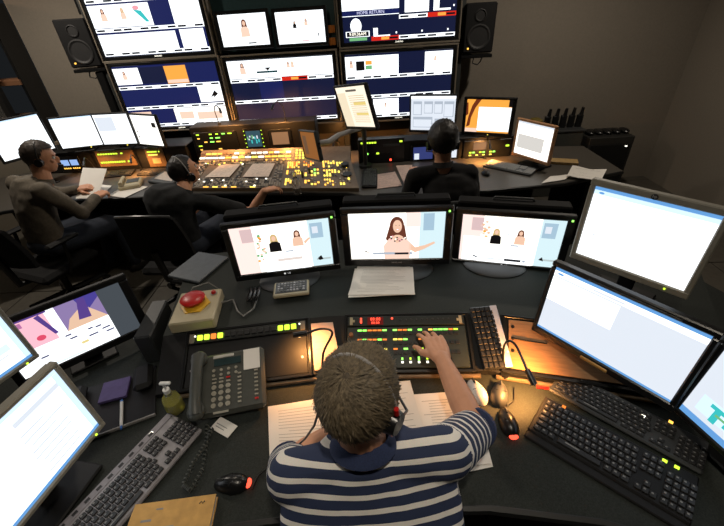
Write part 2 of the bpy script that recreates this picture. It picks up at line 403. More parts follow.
def c_w3t(w, h):
    s = mv(w, h, navy2_e, [(0, .42, .50, 1, white_e), (.55, .36, .76, 1, white_e), (.80, .36, .85, .6, white_e)], [(.31, .5, 1, 2, (1,)), (.035, .25, 1, 3, (0,))])
    s.rect(0, .355, .5, .425, navy_e, 2); s.rect(0, .35, .5, .358, white_e, 3); s.ell(.115, .22, .05, .105, white_e, 2, 24)
    s.rect(.02, .07, .235, .15, white_e, 2); s.rect(.028, .078, .227, .142, bar_e, 3); s.rect(.05, .02, .21, .062, green_e, 2)
    s.rect(.27, .06, .31, .18, white_e, 2); s.rect(.27, .06, .42, .08, white_e, 3); s.rect(.85, .36, .95, .385, white_e, 2)
    for u, v in ((.47, .09), (.7, .09), (.93, .09), (.97, .4)): s.rect(u, v, u+.012, v+.025, white_e, 2)
    return s
WD = [('W1b', -1.955, 1.335, c_w1b, 'wall display lower left, three rows of picture tiles on blue'), ('W2b', -.83, 1.325, c_w2b, 'lower middle wall display with one bright row of tiles above dark blue'),
      ('W3b', .31, 1.31, c_w3b, 'lower right wall display behind the swivelled monitor, dark blue with white tiles'),
      ('W1t', -1.965, 1.995, c_w1t, 'upper left wall display with wide white picture tiles and blue bars'), ('W3t', .315, 1.985, c_w3t, 'upper right wall display with white clock face and red tally bars')]
for k, x, z, fn, lb in WD:
    t = monitor('wall_display', lb, (x, WY, z), -1.0, 0, 1.02, .575, fn, z-.33, (.028, .028, .024, .03), black2, .06, None, cat='display', group='video wall displays', logo=wall_brand)
    f = MB(); 
    for (cx, cz, sx, sz) in ((0, .33+.325, 1.12, .016), (0, .33-.328, 1.12, .016), (-.553, .33, .014, .64), (.553, .33, .014, .64)):
        f.box((cx, .012, cz), (sx, .045, sz), tangrey, .003)
    f.build('trim_frame', t)
    if k == 'W3t':
        Mt = TR(0, 0, .33) @ TR(0, -.0045, 0) @ RX(R_(90))
        text_mesh('HOME RETURN', .036, em('label_lavender', (.7, .72, 1), 1.2), Mt @ TR(0-.255, -.0625, 0), 'source_label', t, .0002)
        text_mesh('9:09:36AM', .036, led_w, Mt @ TR(-.38, -.224, 0), 'clock_digits', t, .0002)
bay = thing('monitor_bay', 'black panel bay framing two small monitors at top of video wall', 'panel', (-.825, WY+.09, 1.665))
b = MB(); b.box((0, 0, .36), (1.12, .05, .70), mat('bay_panel_glare', sr(46, 72, 74), .4), .006); b.build('bay_plate', bay)  # teal in the plate colour imitates glare from the screens
for x in (-.565, .565):
    b = MB(); b.box((x, -.01, .36), (.014, .06, .72), tangrey, .003); b.build('trim_bar', bay)
for i in range(2):
    b = MB(); b.box((.52, -.04, .05+.10*i), (.06, .03, .06), mat('amber_lens', sr(200, 120, 50), .3)); b.build('tally_lens', bay)
def c_m1(w, h):
    s = Scr(w, h, white_e); figure(s, .52, .72, .15, hair_e, peach_e); s.rect(.55, .06, .72, .1, black_e, 5); s.rect(.1, .2, .3, .22, lgrey_e, 2); s.rect(.1, .14, .36, .16, lgrey_e, 2); return s
def c_m2(w, h):
    s = Scr(w, h, white_e); figure(s, .38, .66, .06, black_e, black_e); figure(s, .62, .72, .06, hair_e, peach_e); s.rect(.5, .06, .66, .09, pink_e, 5); s.rect(.85, .2, .87, .3, black_e, 5); return s
monitor('bay_monitor', 'small bay monitor showing one brown haired presenter, left of the pair', (-1.10, WY-.02, 1.853), 0, 0, .435, .247, c_m1, 1.70, (.03, .03, .03, .03), black2, .03, None, group='monitors in the top bay')
monitor('bay_monitor', 'small bay monitor showing two presenters, right of the pair', (-.58, WY-.02, 1.845), 0, 0, .435, .247, c_m2, 1.70, (.03, .03, .03, .03), black2, .03, None, group='monitors in the top bay')
def speaker(label, x, z, yaw, hgt, wid, bracket):
    t = thing('wall_speaker', label, 'speaker', (x, 4.22, z), R_(yaw), 'wall speakers')
    b = MB(); b.box((0, 0, hgt/2), (wid, .22, hgt), black, .012); b.build('cabinet', t)
    for (zz, r) in ((.33, .095), (.76, .045)):
        c = MB(); n = [(r*1.12, 0), (r*1.12, .006), (r, .008), (r*.9, .002), (r*.4, -.012), (.001, -.004)]
        c.lathe(n, mat('cone_black', sr(30, 30, 31), .6), seg=24)
        c.v = [Vector((p.x, -.111-p.z, p.y+zz*hgt)) for p in c.v]; c.build('driver', t)
    l = MB(); l.box((-wid*.32, -.113, .04), (.014, .006, .014), led_a); l.build('status_light', t)
    k = MB(); k.box((0, 0, -.03), (wid*1.05, .18, .03), black2, .004); k.box((bracket*wid*.5, .19, .1), (.07, .28, .08), black2, .004); k.build('bracket', t)
    k = MB(); k.tube([(-.02, -.06, -.045), (-.03, -.07, -.09), (.02, -.07, -.105), (.05, -.05, -.08), (.07, .0, -.045)], .006, black2, 6); k.build('cable', t)
speaker('black wall speaker on a bracket beside the upper left display', -2.76, 1.63, 12, .40, .28, 1)
speaker('black wall speaker on the right of the video wall', 1.08, 1.54, -6, .40, .28, 0)
b = MB(); b.box((-2.68, 4.22, .80), (.08, .12, 1.56), black2, .006); tag(b.build('equipment_post'), 'black vertical post under the left wall speaker', 'post')
# thin vertical post behind left speaker
b = MB(); b.box((-2.68, 4.38, 2.22), (.14, .1, .32), black2, .006); tag(b.build('junction_box'), 'black box on wall behind the left speaker top', 'box')
# ------------------------------------------------------------------ small builders
def yp(px, py, y):
    d = ray(px, py); return CO + d*(y/d.y)
def keyboard(label, loc, yaw, L=.45, D=.16, bm=black, km=keym, strip=None, tilt=4., palm=0., leds=(), legend=keyleg, mini=False, name='keyboard', normal=None, group=None):
    t = thing(name, label, 'keyboard', loc, R_(yaw), group)
    M = TR(0, 0, .004) @ (normal if normal else RX(R_(tilt)))
    b = MB(); b.M = M; b.box((0, 0, .009), (L, D, .016), bm, .005)
    if palm: b.box((0, -D/2-palm/2+.004, .005), (L, palm, .010), bm, .004)
    b.build('case', t)
    if strip:
        s = MB(); s.M = M; s.box((0, D/2-.016, .0175), (L*.98, .024, .003), strip, .001); s.build('media_strip', t)
        s = MB(); s.M = M
        for k in range(9): s.box((-L*.38+k*L*.085, D/2-.016, .0195), (.016, .008, .003), keym)
        s.build('media_keys', t, kind='stuff')
    k = MB(); k.M = M
    top = D/2-(.036 if strip else .014)
    rows = 4 if mini else 6
    kh = (top+D/2-.01)/rows
    kw = L*.655/15.5 if not mini else L*.95/11
    x0 = -L/2+.012
    def key(x, y, w_, hh):
        k.box((x+w_/2, y, .0195), (w_*.88, hh*.8, .007), km, .0018)
        if legend: k.box((x+w_*.36, y+hh*.12, .0232), (w_*.3, hh*.22, .0004), legend)
    n = 11 if mini else 15
    for r in range(rows):
        y = top-kh*(r+.5)
        if r == rows-1:
            for (a, w_) in ((0, 1.3), (1.3, 1.2), (2.5, 1.2), (3.7, n-7.4), (n-3.7, 1.2), (n-2.5, 1.2), (n-1.3, 1.3)): key(x0+a*kw, y, w_*kw, kh)
        else:
            sh_ = (0, 0, .45, .7, 1.0, 0)[r]
            if sh_: key(x0, y, sh_*kw+kw*.0+kw, kh)
            a = (sh_+1) if sh_ else 0
            while a < n-1.01: key(x0+a*kw, y, kw, kh); a += 1
            key(x0+a*kw, y, max(.8, n-a)*kw, kh)
    if not mini:
        for bx, nc in ((x0+15.6*kw, 3), (x0+19.0*kw, 4)):
            for r in range(rows):
                if nc == 3 and r == 3: continue
                if nc == 4 and r == 0: continue
                for q in range(nc):
                    if nc == 3 and r == 4 and q != 1: continue
                    key(bx+q*kw, top-kh*(r+.5), kw, kh)
    k.build('keys', t, kind='stuff')
    for i, (x, y, m) in enumerate(leds):
        l = MB(); l.M = M; l.box((x, y, .0185), (.012, .009, .003), m); l.build('status_light', t)
    return t
def mouse(label, loc, yaw, bm, glow=None, L=.115, Wd=.062, cord=None):
    t = thing('computer_mouse', label, 'mouse', loc, R_(yaw))
    b = MB(); b.ell((0, 0, 0), (Wd/2, L/2, .036), bm, seg=20, rings=14)
    b.v = [Vector((p.x*(1-.10*math.sin(p.y/L*5)), p.y, max(0, p.z*(1-.25*p.y/L)))) for p in b.v]; b.build('shell', t)
    s = MB(); s.box((0, .03, .0325), (.007, .022, .009), charcoal, .003); s.build('wheel', t)
    s = MB(); s.box((0, .022, .0338), (.0012, .05, .002), black2); s.box((0, -.004, .0345), (Wd*.7, .0012, .002), black2); s.build('button_split', t)
    if glow:
        g = MB(); g.ell((0, -L/2+.004, .008), (.016, .010, .008), glow, seg=10, rings=6); g.build('tail_light', t)
    if cord:
        c = MB(); inv = (TR(*loc) @ RZ(R_(yaw))).inverted(); c.tube([inv @ Vector(p) for p in cord], .0022, black if bm is not silver else silver, 6); c.build('cord', t)
    return t
def sheet(label, pts, thick=.0012, curl=.004, nlines=14, name='paper_sheet', m=None, group=None, cat='paper', lines_m=None, margin=.12, lift=None, head=True):
    """pts: world corners BL, BR, TR, TL"""
    p = [Vector(q) for q in pts]; c = sum(p, Vector())/4
    t = thing(name, label, cat, c, 0, group)
    b = MB(); N = 8; vs = []; sd = random.random()*50
    def P(u, v):
        q = (p[0]*(1-u)+p[1]*u)*(1-v)+(p[3]*(1-u)+p[2]*u)*v - c
        e = max(abs(u-.5), abs(v-.5))*2
        q.z += curl*(e**3)*(.5+.5*noise.noise(Vector((u*2+sd, v*2, 0))))+.0004
        if lift: q.z += lift(u, v)
        return q
    for i in range(N+1):
        for j in range(N+1): vs.append(P(i/N, j/N))
    top = [q+Vector((0, 0, thick)) for q in vs]; n = (N+1)**2
    fs = [(i*(N+1)+j, (i+1)*(N+1)+j, (i+1)*(N+1)+j+1, i*(N+1)+j+1) for i in range(N) for j in range(N)]
    b.add(vs+top, [f[::-1] for f in fs]+[[a+n for a in f] for f in fs], m or paperm)
    e = [i*(N+1) for i in range(N+1)]+[N*(N+1)+j for j in range(1, N+1)]+[i*(N+1)+N for i in range(N-1, -1, -1)]+[j for j in range(N-1, 0, -1)]
    b.add(vs+top, [(e[i], e[(i+1) % len(e)], e[(i+1) % len(e)]+n, e[i]+n) for i in range(len(e))], m or paperm)
    b.build('page', t)
    if nlines:
        l = MB()
        for k in range(nlines):
            v = 1-margin-(1-2*margin)*k/max(1, nlines-1); u0 = margin+(.12 if random.random() < .3 else 0); u1 = random.uniform(.5, 1-margin)
            dz = Vector((0, 0, thick+.0006)); hh = .006
            l.add([P(u0, v)+dz, P(u1, v)+dz, P(u1, v+hh)+dz, P(u0, v+hh)+dz], [(0, 1, 2, 3)], lines_m or inkm)
        l.build('printed_lines', t, kind='stuff')
    return t
def flat(poly, z): return [(*q, z) for q in poly]

# ------------------------------------------------------------------ director's desk
desk = thing('control_desk', 'large dark curved control desk in the foreground with raised console', 'desk', (0, .9, 0))
out = [(-1.95, -.15), (-1.45, .02), (-1.05, .22), (-.75, .38), (-.45, .47), (-.1, .505), (.3, .503), (.6, .462), (.85, .38), (1.15, .2), (1.5, -.1), (1.95, .35), (1.75, 1.1), (1.6, 1.55), (.55, 1.86), (-.3, 1.86), (-1.03, 1.76), (-.98, 1.34), (-1.55, 1.42), (-1.95, .9)]
b = MB(); b.M = TR(0, -.9, 0); b.prism(out, .708, .74, edge, deskm); b.build('worktop', desk)
b = MB(); b.M = TR(0, -.9, 0)
b.tube([(x, y, .724) for x, y in out[:12]], .017, edge, 8); b.build('edge_band', desk)
FB = [(-.87, .905), (-.2, .985), (.42, .966), (1.22, .77)]; FT = [(-.90, 1.122), (-.215, 1.205), (.45, 1.186), (1.28, .985)]; BK = [(-1.02, 1.745), (-.3, 1.845), (.55, 1.845), (1.55, 1.52)]
b = MB(); b.M = TR(0, -.9, 0)
for i in range(3):
    b.add([(*FB[i], .742), (*FB[i+1], .742), (*FB[i+1], .765), (*FB[i], .765)], [(0, 1, 2, 3)], black)
    b.add([(*FB[i], .765), (*FB[i+1], .765), (*FT[i+1], .865), (*FT[i], .865)], [(0, 1, 2, 3)], black)
    b.add([(*FT[i], .865), (*FT[i+1], .865), (*BK[i+1], .865), (*BK[i], .865)], [(0, 1, 2, 3)], deskm)
    b.add([(*BK[i], .742), (*BK[i+1], .742), (*BK[i+1], .865), (*BK[i], .865)], [(3, 2, 1, 0)], black)
for i, o_ in ((0, 1), (3, -1)):
    b.add([(*FB[i], .742), (*FB[i], .765), (*FT[i], .865), (*BK[i], .865), (*BK[i], .742)], [(0, 1, 2, 3, 4)[::o_]], black)
b.build('console_riser', desk)
for x, y in ((-1.6, .5), (-.9, 1.5), (.0, 1.6), (1.2, 1.3), (1.55, .35)):
    b = MB(); b.M = TR(0, -.9, 0); b.box((x, y, .355), (.08, .5, .706), black, .006); b.build('support_leg', desk)
b = MB(); b.M = TR(0, -.9, 0); b.box((.1, 1.72, .38), (1.9, .02, .62), black, .003); b.build('modesty_panel', desk)
# frames on the sloping console face
ANG = math.atan2(.10, .22)
class Slope:
    def __init__(s, cx, cy, yaw):
        s.M = TR(cx, cy, .766) @ RZ(R_(yaw)) @ RX(ANG)
    def eul(s): return s.M.to_euler()
    def loc(s, u, v, n=0.): return s.M @ Vector((u, v, n))
    def pix(s, px, py, n=0.):
        N = (s.M.to_3x3() @ Vector((0, 0, 1))); P = s.M @ Vector((0, 0, n)); q = s.M.inverted() @ at_plane(px, py, P, N); return q.x, q.y
SLL = Slope(-.52, .947, 6.9); SLC = Slope(.11, .9755, -1.75); SLR = Slope(.82, .868, -13.8)
# pen ledges along the foot of the slope
for i in range(3):
    a = Vector((*FB[i], 0)); c = Vector((*FB[i+1], 0)); d = (c-a).normalized(); n = Vector((d.y, -d.x, 0))
    t0 = a+d*.03+n*.012; t1 = c-d*.03+n*.012
    g = MB(); g.M = TR(0, -.9, 0); g.tube([(t0.x, t0.y, .751), (t1.x, t1.y, .751)], .009, mat('ledge_metal', sr(120, 104, 84), .35, .5), 8); g.build('pen_ledge', desk)
# frames round the slope bays
def bay_frame(S, u0, u1, v0, v1, m=black2, name='bay_frame'):
    g = MB(); g.M = TR(0, -.9, 0) @ S.M
    for (cx, cy, sx, sy) in (((u0+u1)/2, v0, u1-u0+.012, .012), ((u0+u1)/2, v1, u1-u0+.012, .012), (u0, (v0+v1)/2, .012, v1-v0), (u1, (v0+v1)/2, .012, v1-v0)):
        g.box((cx, cy, .006), (sx, sy, .012), m, .002)
    return g.build(name, desk)
bay_frame(SLL, -.25, .25, -.001, .236); bay_frame(SLC, -.25, .255, -.001, .236); bay_frame(SLR, -.36, .34, .006, .234)
# brown blank panel on the right section
bp = thing('blank_rack_panel', 'plain brown blank panel lit orange on the right console slope', 'panel', SLR.loc(0, .12, .005), rot=SLR.eul())
g = MB(); g.box((-.01, 0, .003), (.66, .20, .006), woodm, .001); g.build('plate', bp)
for v in (-.03, .02, .07):
    g = MB(); g.cyl((-.325, v, .006), (-.325, v, .0085), .007, black2, 12); g.build('bolt', bp)
g = MB(); g.tube([(-.325, .02, .012), (-.28, .016, .012), (-.2, .015, .011)], .003, black2, 6); g.build('latch_rod', bp)
# left section: one unit intercom key panel
kp = thing('intercom_key_panel', 'slim black intercom key strip with green and orange lit keys left of centre', 'panel', SLL.loc(0, .205, .005), rot=SLL.eul())
g = MB(); g.box((0, 0, .005), (.483, .044, .010), dark, .002); g.build('faceplate', kp)
for k in range(15):
    x = -.195+k*.0275; m = led_yg if k in (0, 1, 3, 12, 13, 14) else led_or if k == 2 else keym
    g = MB(); g.box((x, 0, .013), (.021, .022, .009), m, .002); g.build('key', kp)
for sx in (-1, 1):
    g = MB(); g.box((sx*.228, 0, .011), (.02, .04, .004), tangrey, .001); g.build('rack_ear', kp)
    g = MB(); g.cyl((sx*.215, .008, .012), (sx*.215, .008, .0145), .004, led_w, 8); g.build('screw', kp)  # screw heads given a glowing colour as painted glints
g = MB(); g.box((0, 0, .002), (.478, .17, .004), black, .001)
bl = thing('blank_plate', 'black blank rack plate below the slim intercom key strip', 'panel', SLL.loc(0, .092, .005), rot=SLL.eul()); g.build('plate', bl)
for sx in (-1, 1):
    g = MB(); g.cyl((sx*.22, -.02, .004), (sx*.22, -.02, .0065), .0045, silver, 8); g.build('screw', bl)
# centre: clock/timer unit and router control panel
tu = thing('timer_unit', 'slim black rack unit with red digits above the button panel', 'panel', SLC.loc(0, .207, .005), rot=SLC.eul())
g = MB(); g.box((0, 0, .006), (.483, .042, .012), mat('panel_green_black', sr(30, 36, 34), .45), .002); g.build('faceplate', tu)
for sx in (-1, 1):
    g = MB(); g.box((sx*.226, 0, .0135), (.012, .034, .004), creamm, .001); g.box((sx*.216, 0, .0135), (.01, .01, .004), creamm); g.build('handle', tu)
g = MB(); g.box((-.125, 0, .0128), (.066, .034, .002), em('digit_window', (.35, .01, .01), .35)); g.build('display_window', tu)
Mx = TR(-.125, .007, .0145)
text_mesh('88:88', .02, led_r, Mx, 'digits', tu, .0002); text_mesh('88:88', .016, led_r, TR(-.125, -.009, .0145), 'digits', tu, .0002)
for (x, y, m) in ((-.185, .01, led_r), (-.185, -.006, led_r), (-.055, .01, led_r), (-.185, .0, led_r)):
    g = MB(); g.cyl((x, y, .012), (x, y, .015), .0045, m, 10); g.build('indicator', tu)
for k in range(10):
    g = MB(); g.cyl((-.02+k*.022, .004, .012), (-.02+k*.022, .004, .018), .004, charcoal, 8); g.build('knob', tu)
rp = thing('router_panel', 'dark green router panel with three rows of lit keys under a hand', 'panel', SLC.loc(0, .096, .005), rot=SLC.eul())
g = MB(); g.box((0, 0, .005), (.483, .172, .010), mat('panel_green', sr(34, 42, 38), .5), .002); g.build('faceplate', rp)
pal = [led_g, led_g, led_y, led_a, led_or, led_yg]
for r, v in enumerate((.062, .022, -.018)):
    for grp in range(3):
        for k in range(6):
            x = -.19+grp*.145+k*.0205
            on = random.random() < (.75 if grp != 1 else .6)
            if r == 2 and grp == 2: on = False
            if r == 1 and grp == 2 and k > 1: on = False
            if on:
                g = MB(); g.box((x, v+.008, .0115), (.017, .006, .003), random.choice(pal)); g.build('lit_legend', rp)
            g = MB(); g.box((x, v-.008, .0125), (.014, .013, .005), keym, .001); g.build('key', rp)
for x, m, sy in ((-.02, led_g, .008), (.012, led_yg, .008), (.045, led_g, .014), (.078, led_yg, .008)):
    g = MB(); g.box((x, -.05, .011), (.007, sy, .003), m); g.box((x, -.064, .011), (.009, .008, .003), led_w); g.build('level_light', rp)
g = MB(); g.box((.15, -.055, .012), (.05, .022, .004), black2, .001); g.build('dark_display', rp)
g = MB()
for k in range(2): g.cyl((-.225, .05-.045*k, .01), (-.225, .05-.045*k, .024), .009, mat('knob_brass', sr(150, 104, 70), .4, .3), 12)
g.build('knobs', rp)
# small silver/black keyboard lying along the slope gap
kM = Slope(.425, .955, -6)
kk = thing('compact_keyboard', 'narrow black keyboard with silver edge propped along the console slope', 'keyboard', kM.loc(.010, .142, .004), rot=(kM.M @ RZ(R_(98))).to_euler())
g = MB(); g.box((0, 0, .008), (.262, .112, .014), black2, .004); g.build('case', kk)
g = MB(); g.box((0, -.040, .0165), (.258, .028, .004), mat('silver_blue', sr(190, 192, 205), .35), .001); g.build('silver_strip', kk)
g = MB()
for k in range(9): g.box((-.06+k*.02, -.028, .0195), (.014, .007, .003), keym)
g.build('media_keys', kk, kind='stuff')
g = MB()
for i in range(11):
    for j in range(4): g.box((-.116+i*.0232, -.013+j*.0195, .0175), (.0185, .0155, .006), keym, .0015)
g.build('keys', kk, kind='stuff')
g = MB(); g.box((-.07, -.05, .0195), (.006, .006, .002), led_w); g.build('status_light', kk)
# ------------------------------------------------------------------ three front monitors
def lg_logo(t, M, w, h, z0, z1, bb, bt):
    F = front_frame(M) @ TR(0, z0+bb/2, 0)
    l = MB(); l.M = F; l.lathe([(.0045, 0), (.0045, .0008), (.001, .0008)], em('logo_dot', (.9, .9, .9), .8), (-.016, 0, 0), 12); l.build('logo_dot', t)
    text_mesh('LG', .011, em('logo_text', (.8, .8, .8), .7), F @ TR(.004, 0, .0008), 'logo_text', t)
def sam_logo(t, M, w, h, z0, z1, bb, bt):
    text_mesh('SAMSUNG', .011, mat('logo_grey', sr(150, 150, 150), .4), front_frame(M) @ TR(0, z0+bb/2, .0008), 'logo_text', t)
def scene2(w, h, left):
    s = Scr(w, h, warm_e)
    s.rect(0, 0, .22, 1, em('set_blush', sr(252, 226, 218), 1.2), 1); s.rect(.10, .68, .22, .95, em('set_pink', sr(226, 196, 196), 1.), 2)
    s.rect(.78, 0, 1, 1, em('set_aqua', sr(208, 232, 238), 1.15), 1); s.rect(.80, .62, .93, .93, em('set_blue', sr(170, 200, 220), 1.), 2); s.rect(.82, .72, .88, .86, lgrey_e, 3)
    if left:
        for k in range(26):
            v = .22+.6*k/26; wd = .075*(1-(k/26))
            s.ell(.275+random.uniform(-wd, wd), v, .016, .026, random.choice([orng_e, skin_e, peach_e, green_e, warm_e, em('tinsel', sr(190, 150, 90), .9)]), 2+k % 3, 7)
        figure(s, .42, .72, .10, blond_e, black_e, 5); figure(s, .66, .76, .09, hair_e, skin_e, 5)
        s.poly([(.72, .58), (.78, .66), (.79, .63), (.73, .52)], skin_e, 6)
    else:
        for k in range(14): s.ell(.24+random.uniform(-.04, .04), .5+.4*k/14, .018, .03, random.choice([peach_e, orng_e, skin_e, warm_e]), 2, 7)
        figure(s, .36, .68, .09, blond_e, black_e, 5); figure(s, .60, .69, .085, hair_e, skin_e, 5)
        s.rect(.03, .0, .27, .55, white_e, 3); lines(s, [.45, .4, .35], .06, .2, grey_e, 4, .012)
    s.rect(.28 if left else .2, 0, .76, .40, white_e, 8)
    for k in range(6): s.rect(.47+.022*(k % 3)*1.2, .62+.08*(k//3), .485+.022*(k % 3)*1.2, .66+.08*(k//3), lgrey_e, 2)
    s.rect(.52, .40, .60, .43, grey_e, 9)
    if left: lines(s, [.24], .42, .68, em('faint_caption', sr(236, 222, 214), 1.), 9, .06, False); s.poly([(.84, .18), (.88, .24), (.9, .15), (.86, .13)], black_e, 9)
    else:
        s.rect(.48, .06, .65, .11, bar_e, 10); s.rect(.27, .07, .45, .1, lgrey_e, 10); s.ell(.68, .085, .016, .028, grey_e, 10); s.poly([(.15, .14), (.20, .1), (.19, .08), (.14, .12)], black_e, 10); s.poly([(.82, .16), (.85, .22), (.87, .13)], black_e, 10)
    s.rect(.83, .13, .98, .17, em('set_shelf', sr(190, 206, 208), 1.), 3)
    return s
def c_fl(w, h): return scene2(w, h, True)
def c_fr(w, h): return scene2(w, h, False)
def c_fc(w, h):
    s = Scr(w, h, warm_e)
    s.rect(.74, 0, 1, 1, em('set_aqua', sr(208, 232, 238), 1.15), 1); s.rect(.78, .62, .89, .97, em('set_blue', sr(170, 200, 220), 1.), 2); s.rect(.6, .7, .75, 1, em('set_blush', sr(252, 226, 218), 1.2), 1)
    s.ell(.505, .73, .075, .19, hair_e, 3, 20); s.poly([(.43, .74), (.585, .74), (.61, .45), (.57, .38), (.42, .38), (.385, .45)], hair_e, 3)
    s.poly([(.36, .30), (.42, .46), (.49, .50), (.53, .50), (.60, .46), (.66, .34), (.64, 0), (.37, 0)], em('blouse', sr(248, 212, 194), 1.1), 4)
    s.poly([(.64, .38), (.70, .26), (.80, .30), (.90, .38), (.91, .34), (.80, .22), (.70, .14), (.63, .22)], skin_e, 4)
    s.poly([(.45, .5), (.49, .54), (.53, .54), (.57, .5), (.53, .38), (.50, .36)], skin_e, 5); s.ell(.51, .72, .047, .135, skin_e, 6, 20)
    s.ell(.512, .655, .016, .012, pink_e, 7, 12); s.ell(.512, .658, .011, .006, white_e, 8, 10); s.ell(.495, .745, .005, .007, hair_e, 7, 8); s.ell(.529, .745, .005, .007, hair_e, 7, 8); s.poly([(.465, .80), (.50, .86), (.545, .84), (.556, .78), (.562, .88), (.51, .92), (.46, .88)], hair_e, 8)
    for k in range(16): s.ell(.42+.18*random.random(), .40+.12*random.random(), .010, .016, random.choice([black_e, hair_e, pink_e, warm_e]), 7, 7)
    lines(s, [.55, .51, .47, .43, .39, .35], .11, .25, lgrey_e, 3, .012); s.poly([(.15, .21), (.195, .16), (.205, .14), (.16, .17)], black_e, 3)
    s.rect(.24, .11, .48, .16, grey_e, 8); s.rect(.48, .105, .63, .15, bar_e, 8); s.ell(.655, .13, .018, .03, grey_e, 8)
    return s
monitor('desk_monitor', 'left of three black desk monitors, two presenters beside a decorated tree', (-.422, 1.478, 1.058), 8.1, 0, .443, .25, c_fl, .866, (.03, .034, .026, .034), black2, .045, 'oval', led=(.535, .52, led_g, .004), logo=lg_logo, off=(0, -.06, .15, .11), group='three front monitors', hood=True, standm=charcoal)
monitor('desk_monitor', 'middle of three black desk monitors showing one smiling presenter close up', (.107, 1.533, 1.055), -2.9, 0, .443, .25, c_fc, .866, (.036, .036, .026, .036), black2, .045, 'oval', led=(.535, .52, led_g, .004), logo=sam_logo, off=(.03, -.07, .15, .11), group='three front monitors', hood=True, standm=charcoal)
monitor('desk_monitor', 'right of three black desk monitors, two presenters with caption box', (.636, 1.518, 1.010), -15, 0, .443, .25, c_fr, .866, (.034, .034, .028, .017), black2, .045, 'oval', led=(.54, .52, led_g, .004), logo=lg_logo, off=(-.05, -.07, .15, .11), group='three front monitors', hood=True, standm=charcoal)
# ------------------------------------------------------------------ side monitors
def c_app(w, h, hdr=True, tint=None):
    s = Scr(w, h, white_e); s.rect(0, .955, 1, 1, hdr_e, 1); s.rect(0, .90, 1, .955, blue_e, 1); s.ell(.07, .925, .025, .015, hdr_e, 2)
    s.rect(.2, .84, .34, .85, blue_e, 2); s.rect(.52, .85, .70, .862, blue_e, 2); s.rect(.78, .87, .84, .88, blue_e, 2); s.rect(.9, .86, .99, .87, blue_e, 2); s.rect(.6, .36, .95, .365, lgrey_e, 2)
    for k in range(3): s.rect(.10+.01*k, .34-.06*k, .13, .36-.06*k, lgrey_e, 2)
    return s
def c_sheet(w, h):
    s = Scr(w, h, lgrey_e); s.rect(0, .955, 1, 1, hdr_e, 1); s.rect(0, .88, 1, .955, white_e, 1); s.rect(.0, .50, .5, .86, white_e, 1); s.ell(.05, .92, .025, .015, hdr_e, 2)
    for k in range(7): s.rect(.03, .55+.04*k, .48, .553+.04*k, grey_e, 2)
    for k in range(5): s.rect(.06+.1*k, .52, .063+.1*k, .84, grey_e, 2)
    s.rect(0, 0, 1, .03, hdr_e, 2); s.rect(.3, .90, .52, .925, lgrey_e, 2); s.rect(.27, .84, .272, .55, grey_e, 2)
    return s
def hp_logo(t, M, w, h, z0, z1, bb, bt):
    F = front_frame(M) @ TR(0, z1-bt/2, .0008)
    l = MB(); l.M = F; l.lathe([(.011, 0), (.011, .0007), (.001, .0007)], mat('logo_dark', sr(40, 42, 46), .4), seg=20); l.build('logo_disc', t)
    text_mesh('hp', .014, mat('logo_light', sr(190, 190, 190), .4), F @ TR(0, .001, .001), 'logo_text', t)
monitor('office_monitor', 'silver bezelled square monitor, upper right, showing a near blank web page', (.978, 1.20, 1.198), -47.8, -2, .376, .305, c_app, .866, (.02, .02, .026, .03), hpgrey, .05, 'plate', led=(.36, -.545, led_yg, .003), logo=hp_logo, back=.12, standm=black)
rl = monitor('office_monitor', 'black widescreen monitor in front at right, showing a spreadsheet page', (.763, .899, 1.032), -52.6, 5, .443, .268, c_sheet, .866, (.016, .018, .02, .03), black2, .04, None, led=None)
g = MB(); iv = (TR(.763, .899, .866) @ RZ(R_(-52.6))).inverted()
P = lambda x, y, z: iv @ Vector((x, y, z))
g.tube([P(.90, 1.10, .868), P(.90, 1.10, 1.03)], .018, dark, 12); g.tube([P(.90, 1.10, 1.03), P(.86, 1.03, 1.03), P(.81, .955, 1.03)], .016, dark, 10); g.box(P(.90, 1.105, .874), (.10, .07, .012), dark, .003); g.build('support_arm', rl)
g = MB(); g.M = TR(0, 0, .166) @ RX(-R_(5)); g.box((.02, -.011, .143), (.26, .004, .007), charcoal, .001); g.build('top_vent', rl)
g = MB(); g.M = TR(0, 0, .166) @ RX(-R_(5)); g.box((0, -.012, -.150), (.09, .006, .012), mat('amber_badge', sr(170, 130, 70), .35), .002); g.build('lower_badge', rl)
def c_rc(w, h):
    s = Scr(w, h, lgrey_e); s.rect(0, 0, 1, .08, hdr_e, 2); s.rect(.22, .42, .9, .8, black_e, 2); s.ell(.4, .74, .05, .06, grey_e, 3); s.rect(.08, .16, .40, .38, blue_e, 2)
    s.rect(.16, .30, .36, .35, cyan_e, 3); s.rect(.2, .14, .25, .3, cyan_e, 3); s.rect(.3, .18, .35, .3, cyan_e, 3); s.rect(.22, .24, .32, .27, green_e, 4); s.rect(.5, .16, .9, .36, white_e, 2); return s
monitor('office_monitor', 'monitor cut by the right frame edge with cyan graphic on screen', (.985, .555, 1.0), -75, 5, .338, .27, c_rc, .742, (.014, .014, .016, .02), black2, .04, 'plate', back=.14)
